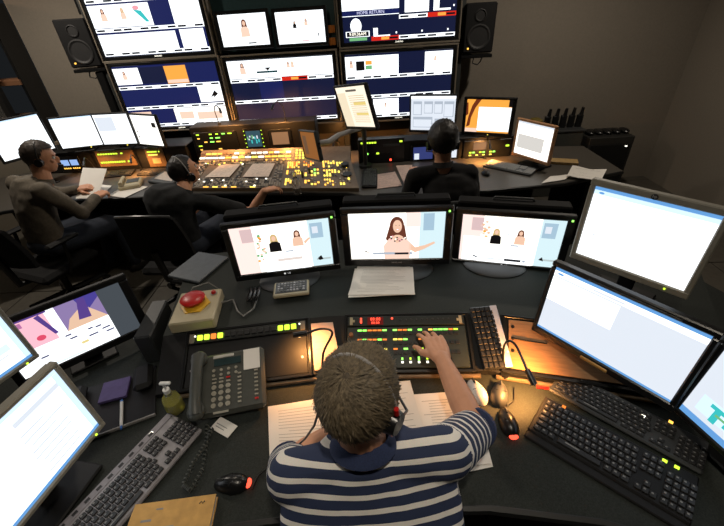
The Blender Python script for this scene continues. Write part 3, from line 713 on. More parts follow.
def c_lw(w, h):
    s = Scr(w, h, white_e); s.rect(.80, 0, 1, 1, off_e, 3); s.rect(0, .45, .38, .97, em('tile_pinkwhite', sr(250, 190, 205), 1.1), 1); s.rect(.46, .5, .80, 1, em('tile_lav', sr(150, 130, 180), .95), 1)
    s.poly([(.46, .5), (.8, .5), (.66, .86), (.52, .7)], em('tile_peach', sr(240, 200, 170), 1.), 2); s.poly([(.58, .62), (.64, .98), (.7, .98), (.68, .6)], purp_e, 3); s.poly([(.66, .7), (.8, .9), (.8, 1), (.62, 1)], em('tile_violet', sr(80, 70, 160), .9), 2)
    s.ell(.27, .58, .035, .05, em('tile_red', sr(230, 80, 110), 1.), 2); s.poly([(.3, .95), (.34, .97), (.40, .55), (.37, .55)], purp_e, 2); s.rect(.06, .86, .2, .95, em('tile_orchid', sr(190, 120, 170), 1.), 2); s.rect(.0, .97, .4, 1, purp_e, 2)
    for (u, v, e) in ((.42, .42, .47), (.44, .34, .5), (.6, .38, .64), (.66, .36, .71), (.58, .25, .66), (.7, .28, .77), (.72, .2, .79), (.18, .22, .24)): s.rect(u, v, e, v+.03, em('caption_grey', sr(90, 90, 130), .8), 4)
    s.rect(.25, .02, .5, .05, blue_e, 4); s.rect(.5, .17, .56, .22, em('caption_yellow', sr(240, 220, 150), 1.), 4); return s
def c_hp(w, h):
    s = Scr(w, h, white_e); s.rect(0, 0, 1, .04, hdr_e, 1); s.rect(0, .95, 1, 1, blue_e, 1); s.rect(.55, .80, .95, .86, lgrey_e, 2)
    for k in range(12): s.rect(.04, .1+.065*k, .96, .103+.065*k, lgrey_e, 2)
    for k in range(8): s.rect(.5+.05*random.random(), .11+.08*k, .7+.2*random.random(), .13+.08*k, lgrey_e, 2)
    s.rect(.95, .04, 1, .95, blue_e, 2); return s
def c_hp2(w, h):
    s = c_hp(w, h); s.rect(.3, .5, .9, .62, lgrey_e, 3); s.rect(.3, .25, .9, .35, em('page_aqua', (.7, .88, .95), 1.2), 3); return s
monitor('wide_monitor', 'black widescreen monitor at left with pink and purple artwork page', (-1.234, 1.10, .945), 40.4, 5, .425, .24, c_lw, .742, (.03, .035, .026, .034), black, .045, 'low', led=(.52, -.57, led_w, .0025), group=None)
hpn = monitor('office_monitor', 'nearest grey square monitor at lower left corner with document page', (-.953, .54, 1.02), 79.9, 2, .338, .27, c_hp, .742, (.016, .016, .016, .018), hpgrey, .05, 'plate', led=(.42, -.535, led_yg, .003), back=.1, standm=black)
monitor('office_monitor', 'grey square monitor cut by the left frame edge, pale striped page', (-1.326, .775, 1.115), 68, 3, .338, .27, c_hp2, .742, (.016, .016, .016, .018), hpgrey, .05, 'plate', led=(.42, -.535, led_yg, .003), back=.1, standm=black)
# ------------------------------------------------------------------ desk items
kbl = keyboard('silver and black keyboard at an angle on the left of the desk', (-.803, .589, .742), 65.7, .45, .165, mat('kb_silver', sr(140, 136, 138), .4, .2), keym, tilt=3, leds=((.14, .068, led_w),), legend=keyleg, strip=mat('kb_silver2', sr(132, 128, 132), .4, .2))
keyboard('front black keyboard with orange key and two green lights at right', (.703, .642, .742), -41.5, .44, .16, black, keym, tilt=3, palm=.03, leds=((.135, .07, led_yg), (.165, .07, led_yg), (-.155, .072, led_or)))
keyboard('rear black keyboard tucked behind the front one under the right monitor', (.822, .769, .742), -44, .45, .125, charcoal, keym, tilt=4, leds=((.12, .062, led_a), (.05, .03, led_w)), legend=keyleg)
mouse('white computer mouse beside the silver edged keyboard', (.358, .885, .742), 14, mat('mouse_white', sr(205, 203, 200), .35), cord=[(.375, .955, .75), (.40, 1.0, .775), (.45, 1.01, .80), (.468, .985, .79)])
mouse('black computer mouse with red tail light on the orange lit desk', (.432, .758, .742), 2, black2, led_r, cord=[(.435, .812, .752), (.482, .845, .748), (.50, .90, .748)])
mouse('black computer mouse with red glow left of the striped shirt man', (-.478, .578, .742), -80+170, black2, led_r)
mouse('dark mouse tucked behind the white mouse below the console', (.437, .872, .742), -20, charcoal)
# phone
PH = TR(-.575, .923, .797) @ RZ(R_(11)) @ RX(R_(20)) @ Matrix.Scale(1.06, 4)
ph = thing('desk_phone', 'dark grey office telephone with handset, keypad and paper label', 'phone', (PH.translation.x, PH.translation.y, .742), R_(11))
inv = (TR(PH.translation.x, PH.translation.y, .742) @ RZ(R_(11))).inverted() @ PH
phm = mat('phone_plastic', sr(62, 64, 58), .45)
g = MB(); g.M = inv; g.box((.012, 0, .012), (.235, .225, .034), phm, .012); g.build('body', ph)
g = MB(); g.M = inv; g.tube([(-.098, -.10, .045), (-.098, -.06, .058), (-.098, .06, .058), (-.098, .10, .045)], [.026, .020, .020, .027], phm, 12); g.ell((-.098, -.092, .042), (.030, .032, .018), phm); g.ell((-.098, .092, .042), (.030, .032, .018), phm); g.build('handset', ph)
g = MB(); g.M = inv; g.box((-.0, .072, .0305), (.095, .026, .004), mat('lcd', sr(44, 60, 62), .2)); g.build('display', ph)
g = MB(); g.M = inv; g.box((-.015, .095, .0305), (.075, .012, .004), mat('badge_silver', sr(190, 188, 180), .35), .002); g.build('name_badge', ph)
g = MB(); g.M = inv; g.box((.086, .066, .0305), (.058, .078, .002), paperm); g.build('paper_label', ph)
pk = mat('phone_key', sr(150, 146, 132), .5)
g = MB(); g.M = inv
for r in range(4):
    for c in range(3): g.cyl((-.045+c*.024, -.018-r*.021, .028), (-.045+c*.024, -.018-r*.021, .0335), .0085, pk, 10)
for r in range(2):
    for c in range(4): g.cyl((-.048+c*.026, .044-r*.018, .028), (-.048+c*.026, .044-r*.018, .0325), .0055, pk, 8)
    for c in range(3): g.box((-.045+c*.024, .012-r*.013, .031), (.014, .006, .004), redm if (c == 2 and r == 0) else pk)
for c in range(2):
    for r in range(8): g.box((.042+c*.058, .02-r*.0145, .031), (.012, .006, .004), redm if (c == 1 and r == 7) else pk)
g.box((-.02, -.106, .031), (.05, .007, .003), pk)
g.build('keys', ph, kind='stuff')
# coiled phone cord
g = MB(); pts = []
path = [(-.625, .78, .752), (-.60, .70, .752), (-.585, .62, .752), (-.60, .56, .752), (-.63, .575, .752), (-.625, .64, .752), (-.605, .70, .756), (-.60, .765, .757)]
path = [Vector(p) for p in path]
for i in range(len(path)-1):
    for k in range(26):
        f = k/26; p = path[i].lerp(path[i+1], f); a = (i*26+k)*math.pi*2/5; d = (path[i+1]-path[i]).normalized(); n = Vector((d.y, -d.x, 0))
        pts.append(inv.inverted() @ Vector((0, 0, 0)) if False else p+n*math.cos(a)*.006+Vector((0, 0, 1))*math.sin(a)*.006)
iv2 = (TR(PH.translation.x, PH.translation.y, .742) @ RZ(R_(11))).inverted()
g.tube([iv2 @ p for p in pts], .0025, phm, 5); g.build('coiled_cord', ph)
g = MB(); g.M = RZ(R_(-28)); g.box((0, 0, .0015), (.085, .05, .003), paperm, .0006); o = g.build('note_card'); o.location = (-.565, .775, .742); tag(o, 'small white card poking out under the desk telephone', 'card')
g = MB(); g.M = RZ(R_(-28)); g.box((-.01, .0, .0032), (.05, .003, .0004), inkm); g.box((-.01, -.01, .0032), (.04, .003, .0004), inkm); c_ = g.build('printed_lines', o)
# sanitizer
sz = thing('sanitizer_bottle', 'small clear pump bottle of yellow gel beside the telephone', 'bottle', (-.772, .856, .742))
liq = mat('yellow_gel', sr(232, 224, 60), .1, trans=.6, var=.03)
g = MB(); g.lathe([(.026, 0), (.031, .006), (.031, .03), (.028, .052)], liq); g.build('gel', sz)
g = MB(); g.lathe([(.028, .0), (.033, .005), (.033, .04), (.029, .075), (.012, .095), (.012, .102)], glassm); g.build('bottle_shell', sz)
g = MB(); g.cyl((0, 0, .100), (0, 0, .118), .012, mat('pump_white', sr(200, 200, 196), .35)); g.cyl((0, 0, .118), (0, 0, .145), .004, mat('pump_white', (1, 1, 1))); g.box((.008, 0, .150), (.04, .014, .01), mat('pump_white', (1, 1, 1)), .003); g.build('pump', sz)
# red button box
RBZ = .026
rb = thing('red_button_box', 'beige control box with big red mushroom button beside left monitor', 'button box', (-.79, 1.248, .866), R_(8))
g = MB(); g.box((0, 0, .027), (.185, .215, .054), creamm, .006); g.build('box', rb)
g = MB(); g.M = TR(0, 0, -RBZ); g.lathe([(.064, .08), (.064, .084), (.05, .086)], yellowm, (-.004, .006, 0), 6); g.build('yellow_collar', rb)
g = MB(); g.M = TR(0, 0, -RBZ); g.lathe([(.028, .086), (.030, .096), (.050, .100), (.053, .108), (.046, .114), (.02, .118), (.001, .119)], redm, (-.012, .018, 0), 28); g.build('mushroom_button', rb)
g = MB(); g.M = TR(0, 0, -RBZ); g.lathe([(.011, .08), (.011, .086), (.008, .094), (.001, .097)], redm, (.062, .072, 0), 12); g.build('indicator_lamp', rb)
g = MB(); g.M = TR(0, 0, -RBZ); g.lathe([(.015, .08), (.015, .083), (.012, .083)], silver, (.062, .072, 0), 16); g.build('lamp_ring', rb)
g = MB(); g.tube([(.09, .04, .02), (.14, .06, .012), (.17, -.02, .008), (.20, -.06, .008), (.24, -.02, .008), (.25, .05, .01)], .004, mat('cable_grey', sr(120, 120, 116), .5), 6); g.build('cable', rb)
g = MB(); g.tube([(-.07, .10, .03), (-.04, .13, .06), (.03, .14, .07), (.08, .12, .03), (.09, .10, .01)], .003, mat('cable_grey', (1, 1, 1)), 6); g.build('loop_cable', rb)
hs = thing('cable_bundle', 'black coiled cable bundle beside the left monitor base', 'cable', (-.565, 1.34, .866), R_(12))
for k in range(3):
    g = MB(); g.tube([(-.018+.018*k+.012*math.cos(a*math.pi/8), .055*math.sin(a*math.pi/8), .012+.018*(1+math.cos(a*math.pi/8+.6))) for a in range(17)], .005, black2, 6); g.build('loop', hs)
# remote lying on the left monitor base
rm = thing('remote_panel', 'cream button pad with grey keys on the left monitor base', 'remote', (-.395, 1.378, .8785), R_(7))
g = MB(); g.box((0, 0, .009), (.165, .105, .018), creamm, .005); g.build('case', rm)
g = MB(); g.box((0, .004, .0185), (.145, .08, .002), charcoal); g.build('key_field', rm)
g = MB()
for i in range(9):
    for j in range(4): g.box((-.058+i*.0145, -.022+j*.0175, .021), (.010, .012, .004), random.choice([keyleg, silver, phm, keyleg]), .001)
g.build('keys', rm, kind='stuff')
for i, (dx, dy, rr) in enumerate(((0, 0, 2), (.006, .004, -2))):
    c0 = Vector((.028+dx, 1.417+dy, .0)); Mx = TR(c0) @ RZ(R_(rr-2))
    sheet(['loose sheet under the middle monitor, bottom of the stack', 'printed sheet on top of the stack under the middle monitor'][i], [Mx @ Vector(q) for q in ((-.155, -.115, .879+.0032*i), (.145, -.11, .879+.0032*i), (.145, .105, .879+.0032*i), (-.13, .11, .879+.0032*i))], .0014, .006, 16 if i else 0, group='sheets under the middle monitor')
# sheets on the desk
def dsheet(label, px, z=.7425, **k): return sheet(label, [at_z(a, b_, z) for a, b_ in px], **k)
dsheet('printed script page on the desk left of the man', ((270, 466), (352, 470), (352, 394), (268, 407)), .7425, nlines=16, curl=.003)
dsheet('printed script page partly hidden under the raised arm', ((392, 452), (428, 446), (410, 381), (372, 384)), .7445, nlines=10, curl=.003)
dsheet('handwritten page on desk right of the raised arm', ((425, 470), (492, 464), (467, 391), (414, 395)), .7425, nlines=20, curl=.003)
dsheet('plain page beneath the handwritten page right of the arm', ((440, 478), (493, 467), (475, 400), (430, 405)), .7405, nlines=0, curl=.001)
q = [SLC.loc(-.30, .03, .006), SLC.loc(-.255, .03, .006), SLC.loc(-.262, .24, .006), SLC.loc(-.325, .22, .006)]
sheet('pinkish curled sheet standing in the gap left of the router panel', [SLL.loc(.265, .01, .006), SLL.loc(.37, .012, .010), SLL.loc(.355, .20, .018), SLL.loc(.262, .21, .006)], .001, .004, 6, m=mat('pink_paper', sr(206, 180, 168), .8, var=.04))
nb = thing('notebook', 'tan cardboard notebook at the bottom left of the desk', 'notebook', (-.632, .457, .742), R_(6))
g = MB(); g.box((.01, 0, .011), (.235, .14, .016), paperm, .001); g.build('pages', nb)
g = MB(); g.box((.01, 0, .0205), (.24, .145, .003), mat('tan_card', sr(196, 152, 84), .7), .001); g.box((.01, 0, .0015), (.24, .145, .003), mat('tan_card', (1, 1, 1)), .001); g.build('cover', nb)
g = MB(); g.tube([(.085, .05, .0225), (.09, .056, .0225), (.095, .05, .0225), (.1, .056, .0225)], .0015, black2, 5); g.box((-.06, .022, .0222), (.03, .006, .0006), inkm); g.box((-.04, .0, .0222), (.13, .004, .0006), inkm); g.box((-.03, .05, .0222), (.02, .004, .0006), inkm); g.build('pencil_marks', nb, kind='stuff')
# left desk tray, purple pad, pen
ty = thing('desk_tray', 'flat black tray on the left desk under the widescreen monitor', 'tray', (-1.04, .885, .742), R_(25))
g = MB(); g.box((0, 0, .004), (.32, .26, .008), black, .002); g.build('tray_floor', ty)
g = MB(); g.box((0, -.134, .008), (.32, .006, .014), silver, .002); g.build('front_lip', ty)
for sx in (-1, 1):
    g = MB(); g.box((sx*.12, .06, .027), (.07, .13, .036), black, .014); g.build('holder', ty)
pd = MB(); pd.M = RZ(R_(18)); pd.box((0, 0, .006), (.10, .10, .012), mat('purple_pad', sr(84, 72, 122), .7), .001); o = pd.build('note_pad'); o.location = (-1.05, .94, .7525); tag(o, 'square purple note pad between the black holders', 'note pad')
pn_ = thing('ballpoint_pen', 'white pen with blue ends lying on the black tray', 'pen', (-.965, .83, .7575), R_(-62))
g = MB(); g.cyl((-.06, 0, 0), (.055, 0, 0), .0055, mat('pen_white', sr(215, 215, 215), .3), 10); g.build('barrel', pn_)
for x0, x1, r in ((-.068, -.058, .0058), (.055, .068, .0045)):
    g = MB(); g.cyl((x0, 0, 0), (x1, 0, 0), r, mat('pen_blue', sr(60, 110, 190), .3), 10, r*.7); g.build('end_cap', pn_)
cb = thing('desk_box', 'black upright equipment box at the left end of the console', 'box', (-.985, 1.21, .742), R_(8))
g = MB(); g.box((0, 0, .075), (.07, .24, .15), mat('box_black', sr(44, 46, 46), .5), .005); g.build('case', cb)
g = MB(); g.box((0, 0, .151), (.06, .23, .002), charcoal); g.build('lid', cb)
pl = MB(); pl.box((0, 0, .008), (.20, .24, .016), mat('slate_plastic', sr(86, 92, 98), .4), .004); o = pl.build('flat_plate'); o.location = (-.93, 1.62, .866); o.rotation_euler = (0, 0, R_(-20)); tag(o, 'grey flat plate on shelf behind the red button box', 'plate')
# gooseneck lamps
def gooseneck(label, pts, head_dir, energy, color=(1, .42, .11), angle=120, hl=.05, r=.0045, power_r=.012):
    base = Vector(pts[0]); t = thing('gooseneck_lamp', label, 'lamp', base)
    g = MB(); g.cyl((0, 0, 0), (0, 0, .014), .016, black2, 14); g.build('base', t)
    g = MB(); P = [Vector(p)-base for p in pts]
    Q = []
    for i in range(len(P)-1):
        p0, p1, p2, p3 = P[max(i-1, 0)], P[i], P[i+1], P[min(i+2, len(P)-1)]
        for k in range(8):
            f = k/8; Q.append(.5*((2*p1)+(p2-p0)*f+(2*p0-5*p1+4*p2-p3)*f*f+(3*p1-p0-3*p2+p3)*f**3))
    Q.append(P[-1]); g.tube(Q, r, black2, 8); g.build('neck', t)
    d = Vector(head_dir).normalized(); e = P[-1]
    g = MB(); g.tube([e-d*.004, e+d*hl], [.010, .0115], black2, 12); g.build('head', t)
    down = Vector((0, 0, -1)); down = (down-d*down.dot(d)).normalized()
    g = MB(); c = e+d*hl*.6+down*.0115; g.ell(c, (.005, .005, .003), em('bulb_warm', (1, .6, .25), 4), seg=8, rings=5); g.build('bulb', t)
    lo = lamp('gooseneck_light', 'SPOT', base+c+down*.012, energy, color, base+c+down, power_r, angle, .7)
    return t
gooseneck('gooseneck lamp arched over the intercom panel, left of the head', [(-.225, .962, .765), (-.215, 1.0, .86), (-.175, 1.03, .935), (-.215, 1.04, .95), (-.275, 1.035, .935)], (-1, -.03, -.12), 6, angle=150)
gooseneck('gooseneck lamp leaning over the orange lit desk at right', [(.478, .948, .752), (.475, 1.0, .86), (.485, .95, .93), (.505, .855, .895)], (.25, -.8, -.45), 15, angle=160)
# pens on right ledge
for i, (m, lb) in enumerate(((redm, 'red pen on the right console ledge'), (mat('pen_pink', sr(220, 150, 150), .4), 'pink pen on the right console ledge'))):
    g = MB(); g.cyl((-.06, 0, .006), (.06, 0, .006), .005, m, 10, .004); o = g.build('pen'); d = math.atan2(-.196, .8); o.location = (.64+.14*i, .885-.034*i, .742); o.rotation_euler = (0, 0, d); tag(o, lb, 'pen')
# ------------------------------------------------------------------ far console row
fd = thing('console_desk', 'long grey console desk below the video wall', 'desk', (-.8, 3.2, 0))
fo = [(-3.75, 2.15), (-3.05, 2.78), (-2.6, 2.93), (-1.8, 2.945), (-1.5, 2.96), (-.2, 2.80), (0, 2.69), (.84, 2.71), (1.5, 2.77), (2.05, 2.95), (2.05, 3.62), (0, 3.86), (-3.3, 3.92), (-3.75, 3.6)]
g = MB(); g.M = TR(.8, -3.2, 0); g.prism(fo, .712, .743, edge, fardesk); g.build('worktop', fd)
g = MB(); g.M = TR(.8, -3.2, 0); g.tube([(x, y, .728) for x, y in fo[:10]], .0145, black2, 8); g.build('edge_band', fd)
g = MB(); g.M = TR(.8, -3.2, 0); g.box((-.9, 3.75, .37), (5.2, .03, .68), black, .004); g.build('back_panel', fd)
for x in (-3.3, -1.75, .02, 1.9):
    g = MB(); g.M = TR(.8, -3.2, 0); g.box((x, 3.4, .356), (.05, .6, .71), black, .004); g.build('support_leg', fd)
g = MB(); g.M = TR(.8, -3.2, 0); g.box((-2.25, 3.62, .10), (1.0, .05, .05), mat('low_board_tan', sr(190, 150, 90), .5, aniso=(6, 1, 1)), .004); g.build('low_board', fd)  # tan board low under the desk
brnm = mat('console_tan', sr(120, 92, 62), .5)
def ledrow(mb, x0, x1, z, n, y, m, sx=.7, h=.012, skip=()):
    d = (x1-x0)/n
    for k in range(n):
        if k in skip: continue
        mb.box((x0+d*(k+.5), y, z), (d*sx, .004, h), m[k % len(m)] if isinstance(m, list) else m)
# left riser
RLx = thing('equipment_riser', 'left black equipment riser below the row of four console monitors', 'rack', (-2.55, 3.78, .744))
g = MB(); g.box((0, 0, .10), (1.5, .26, .20), black, .006); g.build('housing', RLx)
g = MB(); g.box((0, 0, .206), (1.54, .30, .012), edge, .004); g.build('top_shelf', RLx)
def rpanel(par, org, px0, px1, py0, py1, yplane, name, m, fill):
    a = yp(px0, py0, yplane)-org; c = yp(px1, py1, yplane)-org
    x0, x1, z0, z1 = a.x, c.x, max(c.z, .004), a.z; g = MB(); y = yplane-org.y
    g.box(((x0+x1)/2, y, (z0+z1)/2), (x1-x0, .012, z1-z0), m, .002); fill(g, x0, x1, z0, z1, y-.008); return g.build(name, par)
org = Vector((-2.55, 3.78, .744))
def f_green(g, x0, x1, z0, z1, y):
    ledrow(g, x0+.02, x1-.1, z1-.035, 10, y, led_yg, .7, .012, (8,)); ledrow(g, x0+.02, x1-.06, z0+.045, 13, y, led_yg, .75, .014, (11,))
def f_cue(g, x0, x1, z0, z1, y):
    g.box(((x0+x1)/2, y, z0+.06), (.08, .004, .05), mat('cue_card', sr(214, 180, 130), .7)); ledrow(g, x0+.02, x1-.03, z1-.03, 9, y, led_yg, .7, .012, (7,)); ledrow(g, x0+.02, x1-.06, z1-.06, 8, y, led_y, .7, .012)
def f_lcd(g, x0, x1, z0, z1, y):
    for cx in (x0+(x1-x0)*.3, x0+(x1-x0)*.72):
        g.box((cx, y, (z0+z1)/2+.02), (.075, .004, .055), em('lcd_blue', (.35, .55, 1), .9)); ledrow(g, cx-.04, cx+.04, z0+.045, 4, y, led_a, .5, .012)
rpanel(RLx, org, 94, 138, 151, 165, 3.643, 'key_panel', brnm, f_green)
rpanel(RLx, org, 144, 168, 149, 166, 3.643, 'key_panel', brnm, f_cue)
rpanel(RLx, org, 56, 86, 157, 173, 3.643, 'lcd_panel', black2, f_lcd)
# centre riser
RCx = thing('equipment_riser', 'middle black riser behind the switcher with waveform screen', 'rack', (-1.12, 3.79, .744))
org = Vector((-1.12, 3.79, .744))
g = MB(); g.box((0, 0, .18), (1.22, .20, .36), black, .006); g.build('housing', RCx)
def f_rows(g, x0, x1, z0, z1, y):
    for i in range(5):
        z = z1-.02-(z1-z0-.035)*i/4
        for k in range(6):
            if random.random() < .55:
                a = x0+.02+(x1-x0-.04)*k/6; g.box((a+.02, y, z), (random.uniform(.02, .045), .004, .010), random.choice([led_yg, led_g, led_yg, led_a] if i < 4 else [led_a, led_or]))
def f_wave(g, x0, x1, z0, z1, y):
    g.box(((x0+x1)/2, y, (z0+z1)/2), ((x1-x0)*.72, .004, (z1-z0)*.78), em('wave_bg', (.02, .10, .14), .8)); 
    for k in range(10): g.box((x0+(x1-x0)*(.2+.06*k), y-.003, (z0+z1)/2+random.uniform(-.03, .03)), (.012, .002, random.uniform(.012, .04)), random.choice([green_e, cyan_e, lgrey_e]))
    for sx in (x0+.012, x1-.012):
        for k in range(5): g.box((sx, y, z0+.02+(z1-z0-.04)*k/4), (.008, .004, .008), led_yg)
def f_tan(g, x0, x1, z0, z1, y): g.box(((x0+x1)/2, y, (z0+z1)/2), ((x1-x0)*.74, .004, (z1-z0)*.7), em('lcd_tan', sr(190, 140, 100), .6))
def f_matrix(g, x0, x1, z0, z1, y):
    for i in range(6):
        for j in range(4): g.box((x0+(x1-x0)*(i+.7)/6.6, y, z0+(z1-z0)*(j+.6)/4.4), ((x1-x0)*.1, .006, (z1-z0)*.16), random.choice([led_y, led_a, led_y]))
rpanel(RCx, org, 193, 240, 133, 149, 3.688, 'label_panel', black2, f_rows)
rpanel(RCx, org, 242, 266, 129, 148, 3.688, 'waveform_monitor', black2, f_wave)
rpanel(RCx, org, 268, 293, 130, 146, 3.688, 'touch_screen', black2, f_tan)
# switcher
sw = thing('vision_switcher', 'large sloping production switcher covered with glowing amber keys', 'switcher', (-.9, 3.0, .744))
A0, B0, A1, B1 = Vector((-1.64, 3.00, .775)), Vector((-.10, 2.80, .775)), Vector((-1.62, 3.45, .835)), Vector((-.18, 3.335, .835))
A2, B2 = A1+Vector((-.0, .14, .075)), B1+Vector((0, .14, .075)); so = Vector((-.9, 3.0, .744))
g = MB(); g.M = TR(-so)
lo_ = lambda p: Vector((p.x, p.y, .7445))
g.add([A0, B0, B1, A1, A2, B2, lo_(A0), lo_(B0), lo_(B2), lo_(A2)], [(0, 1, 2, 3), (3, 2, 5, 4), (6, 7, 1, 0), (7, 8, 5, 2, 1), (9, 6, 0, 3, 4), (4, 5, 8, 9)], mat('switcher_body', sr(112, 96, 78), .45)); g.build('body', sw)
def SP(u, v, n=.006):
    if v <= 1: p = (A0*(1-u)+B0*u)*(1-v)+(A1*(1-u)+B1*u)*v; nn = (B0-A0).cross(A1-A0).normalized()
    else: p = (A1*(1-u)+B1*u)*(2-v)+(A2*(1-u)+B2*u)*(v-1); nn = (B1-A1).cross(A2-A1).normalized()
    return p+nn*n-so
def bank(u0, u1, v0, v1, nu, nv, pals, fill=.7, name='key_bank', dens=1.):
    g = MB(); du, dv = (u1-u0)/nu, (v1-v0)/nv
    for i in range(nu):
        for j in range(nv):
            if random.random() > dens: continue
            u, v = u0+du*i, v0+dv*j; m = random.choice(pals)
            a, b_, c, d = SP(u, v), SP(u+du*fill, v), SP(u+du*fill, v+dv*fill), SP(u, v+dv*fill)
            a2, b2, c2, d2 = SP(u, v, .0), SP(u+du*fill, v, .0), SP(u+du*fill, v+dv*fill, .0), SP(u, v+dv*fill, .0)
            g.add([a, b_, c, d, a2, b2, c2, d2], [(0, 1, 2, 3), (4, 5, 1, 0), (5, 6, 2, 1), (6, 7, 3, 2), (7, 4, 0, 3)], m)
    return g.build(name, sw, kind='stuff', smooth=0)
kg = mat('sw_key_grey', sr(168, 156, 140), .4); kd = mat('sw_key_dark', sr(70, 66, 62), .4)
K = [kg]*14+[kd]*10+[led_w]
bank(.02, .58, .06, .34, 40, 6, K); bank(.02, .08, .36, .95, 4, 12, K); bank(.02, .58, .88, .99, 40, 2, K+[led_y])
bank(.30, .33, .36, .86, 2, 10, K+[led_g]); bank(.53, .58, .36, .86, 3, 10, K)
bank(.03, .57, .02, .05, 10, 1, [led_a, led_y, kg, led_w, kd], .55)
bank(.0, .62, 1.62, 1.75, 16, 1, [led_a, led_y, led_w, led_w, led_y, brnm], .8, 'lit_label_strip'); bank(.0, .62, 1.30, 1.42, 14, 1, [led_w, led_a, led_y, led_a], .85, 'lit_label_strip')
bank(.0, .62, 1.05, 1.16, 44, 1, [kg, kg, kd, led_a]); bank(.0, .62, 1.45, 1.56, 44, 1, [kg, kd, brnm])
bank(.645, .80, 1.1, 1.9, 7, 4, [led_y, led_a, led_y, led_y], .6, 'amber_matrix')
for (u0, u1, v0, v1, nu, nv, pl_, dn) in ((.60, .68, .70, .95, 6, 4, [led_a, led_y, led_a, led_or], .8), (.70, .77, .72, .96, 5, 4, [led_a, led_or, kg], .7), (.60, .70, .42, .62, 6, 4, [led_a, led_y, kg], .7), (.60, .68, .10, .32, 6, 4, [led_y, kg, led_w, led_a], .7), (.71, .80, .40, .66, 5, 4, [kg, led_g, led_a, led_y], .6), (.71, .80, .10, .32, 5, 4, [kg, kd, led_a, led_y], .7), (.82, .90, .70, .95, 5, 4, [led_y, led_a, kg], .8), (.82, .90, .38, .62, 5, 4, [led_y, led_a, kd], .8), (.82, .89, .08, .3, 5, 4, [led_a, led_y, kg], .7), (.905, .985, .1, .9, 5, 10, [kg, kg, kd, led_y], .55)):
    bank(u0, u1, v0, v1, nu, nv, pl_, .65, dens=dn)
for (u, v, r, hh) in ((.955, .72, .035, .03), (.955, .42, .04, .012), (.74, .5, .012, .05), (.70, .35, .01, .06)):
    g = MB(); a = SP(u, v, 0); b_ = SP(u, v, hh); g.cyl(a, b_, r, black2, 14); g.build('control_knob', sw)
sheet('pinkish cue sheet lying on the switcher keys, left one', [SP(.115, .36, .008)+so, SP(.265, .36, .008)+so, SP(.295, .86, .008)+so, SP(.165, .86, .008)+so], .001, .002, 8, m=mat('sw_sheet', sr(226, 206, 190), .8), group='cue sheets on the switcher')
sheet('pinkish cue sheet lying on the switcher keys, right one', [SP(.345, .36, .008)+so, SP(.50, .36, .008)+so, SP(.52, .86, .008)+so, SP(.375, .86, .008)+so], .001, .002, 8, m=mat('sw_sheet', (1, 1, 1)), group='cue sheets on the switcher')
# right riser
RRx = thing('equipment_riser', 'right black equipment riser below the monitors of the silhouetted man', 'rack', (.60, 3.55, .744))
org = Vector((.60, 3.55, .744))
g = MB(); g.box((0, 0, .095), (1.42, .20, .19), black, .006); g.build('housing', RRx)
def f_u(g, x0, x1, z0, z1, y):
    ledrow(g, x0+.02, x0+.02+(x1-x0)*.35, z1-.03, 6, y, led_yg, .75, .013); ledrow(g, x0+.05, x1-.12, (z0+z1)/2-.02, 5, y, [led_g, black2, led_yg, black2, black2], .5, .014); g.box((x1-.03, y, z1-.03), (.025, .004, .014), led_yg)
    g.box((x0+(x1-x0)*.72, y, z1-.06), ((x1-x0)*.36, .004, .02), charcoal); g.box((x0+(x1-x0)*.7, y, z0+.025), (.018, .004, .018), led_r)
def f_small(g, x0, x1, z0, z1, y):
    g.box((x0+(x1-x0)*.25, y, (z0+z1)/2), ((x1-x0)*.4, .004, (z1-z0)*.8), em('mini_blue', sr(60, 70, 130), .8)); g.box((x0+(x1-x0)*.12, y-.003, z0+(z1-z0)*.3), ((x1-x0)*.1, .002, (z1-z0)*.4), lgrey_e)
    g.box((x0+(x1-x0)*.8, y, (z0+z1)/2), ((x1-x0)*.3, .004, (z1-z0)*.8), lgrey_e)
def f_r(g, x0, x1, z0, z1, y):
    g.box((x0+(x1-x0)*.35, y, z1-.05), (.12, .004, .07), em('mini_tan', sr(150, 120, 100), .5)); ledrow(g, x0+.05, x1-.1, z0+.05, 9, y, [led_yg, led_g, black2], .7, .012); ledrow(g, x0+.05, x1-.16, z0+.025, 7, y, [led_y, black2], .7, .010); g.box((x1-.03, y, z1-.06), (.03, .004, .014), led_yg)
rpanel(RRx, org, 358, 404, 140, 166, 3.443, 'rack_unit', black2, f_u)
rpanel(RRx, org, 411, 458, 146, 162, 3.443, 'twin_screen', black2, f_small)
rpanel(RRx, org, 464, 508, 141, 160, 3.443, 'rack_unit', black2, f_r)
# far monitors
def c_blank(w, h):
    s = Scr(w, h, white_e); s.rect(0, .96, 1, 1, blue_e, 1); s.rect(.05, .7, .15, .705, lgrey_e, 2); return s
def c_l3(w, h):
    s = Scr(w, h, white_e); s.rect(.02, .45, .55, .92, lgrey_e, 1); return s
def c_l4(w, h):
    s = Scr(w, h, warm_e); s.rect(.78, .62, .93, .78, black_e, 2); lines(s, [.9, .8, .7, .55, .45, .35, .25], .2, .7, em('mail_grey', sr(200, 196, 180), 1.), 2, .012)
    for v in (.45, .25): s.ell(.12, v, .025, .03, black_e, 2)
    return s
monitor('console_monitor', 'leftmost large console monitor, blank white, behind the seated man with papers', (-3.038, 3.306, 1.194), 60.3, 5, .40, .30, c_blank, .744, (.016, .016, .016, .022), black, .05, 'plate')
monitor('console_monitor', 'blank white console monitor, second from the left', (-2.77, 3.62, 1.14), 11.7, 0, .36, .27, c_blank, .957, (.010, .008, .014, .02), black, .05, 'low', led=(.2, -.54, led_y, .004), back=.04)
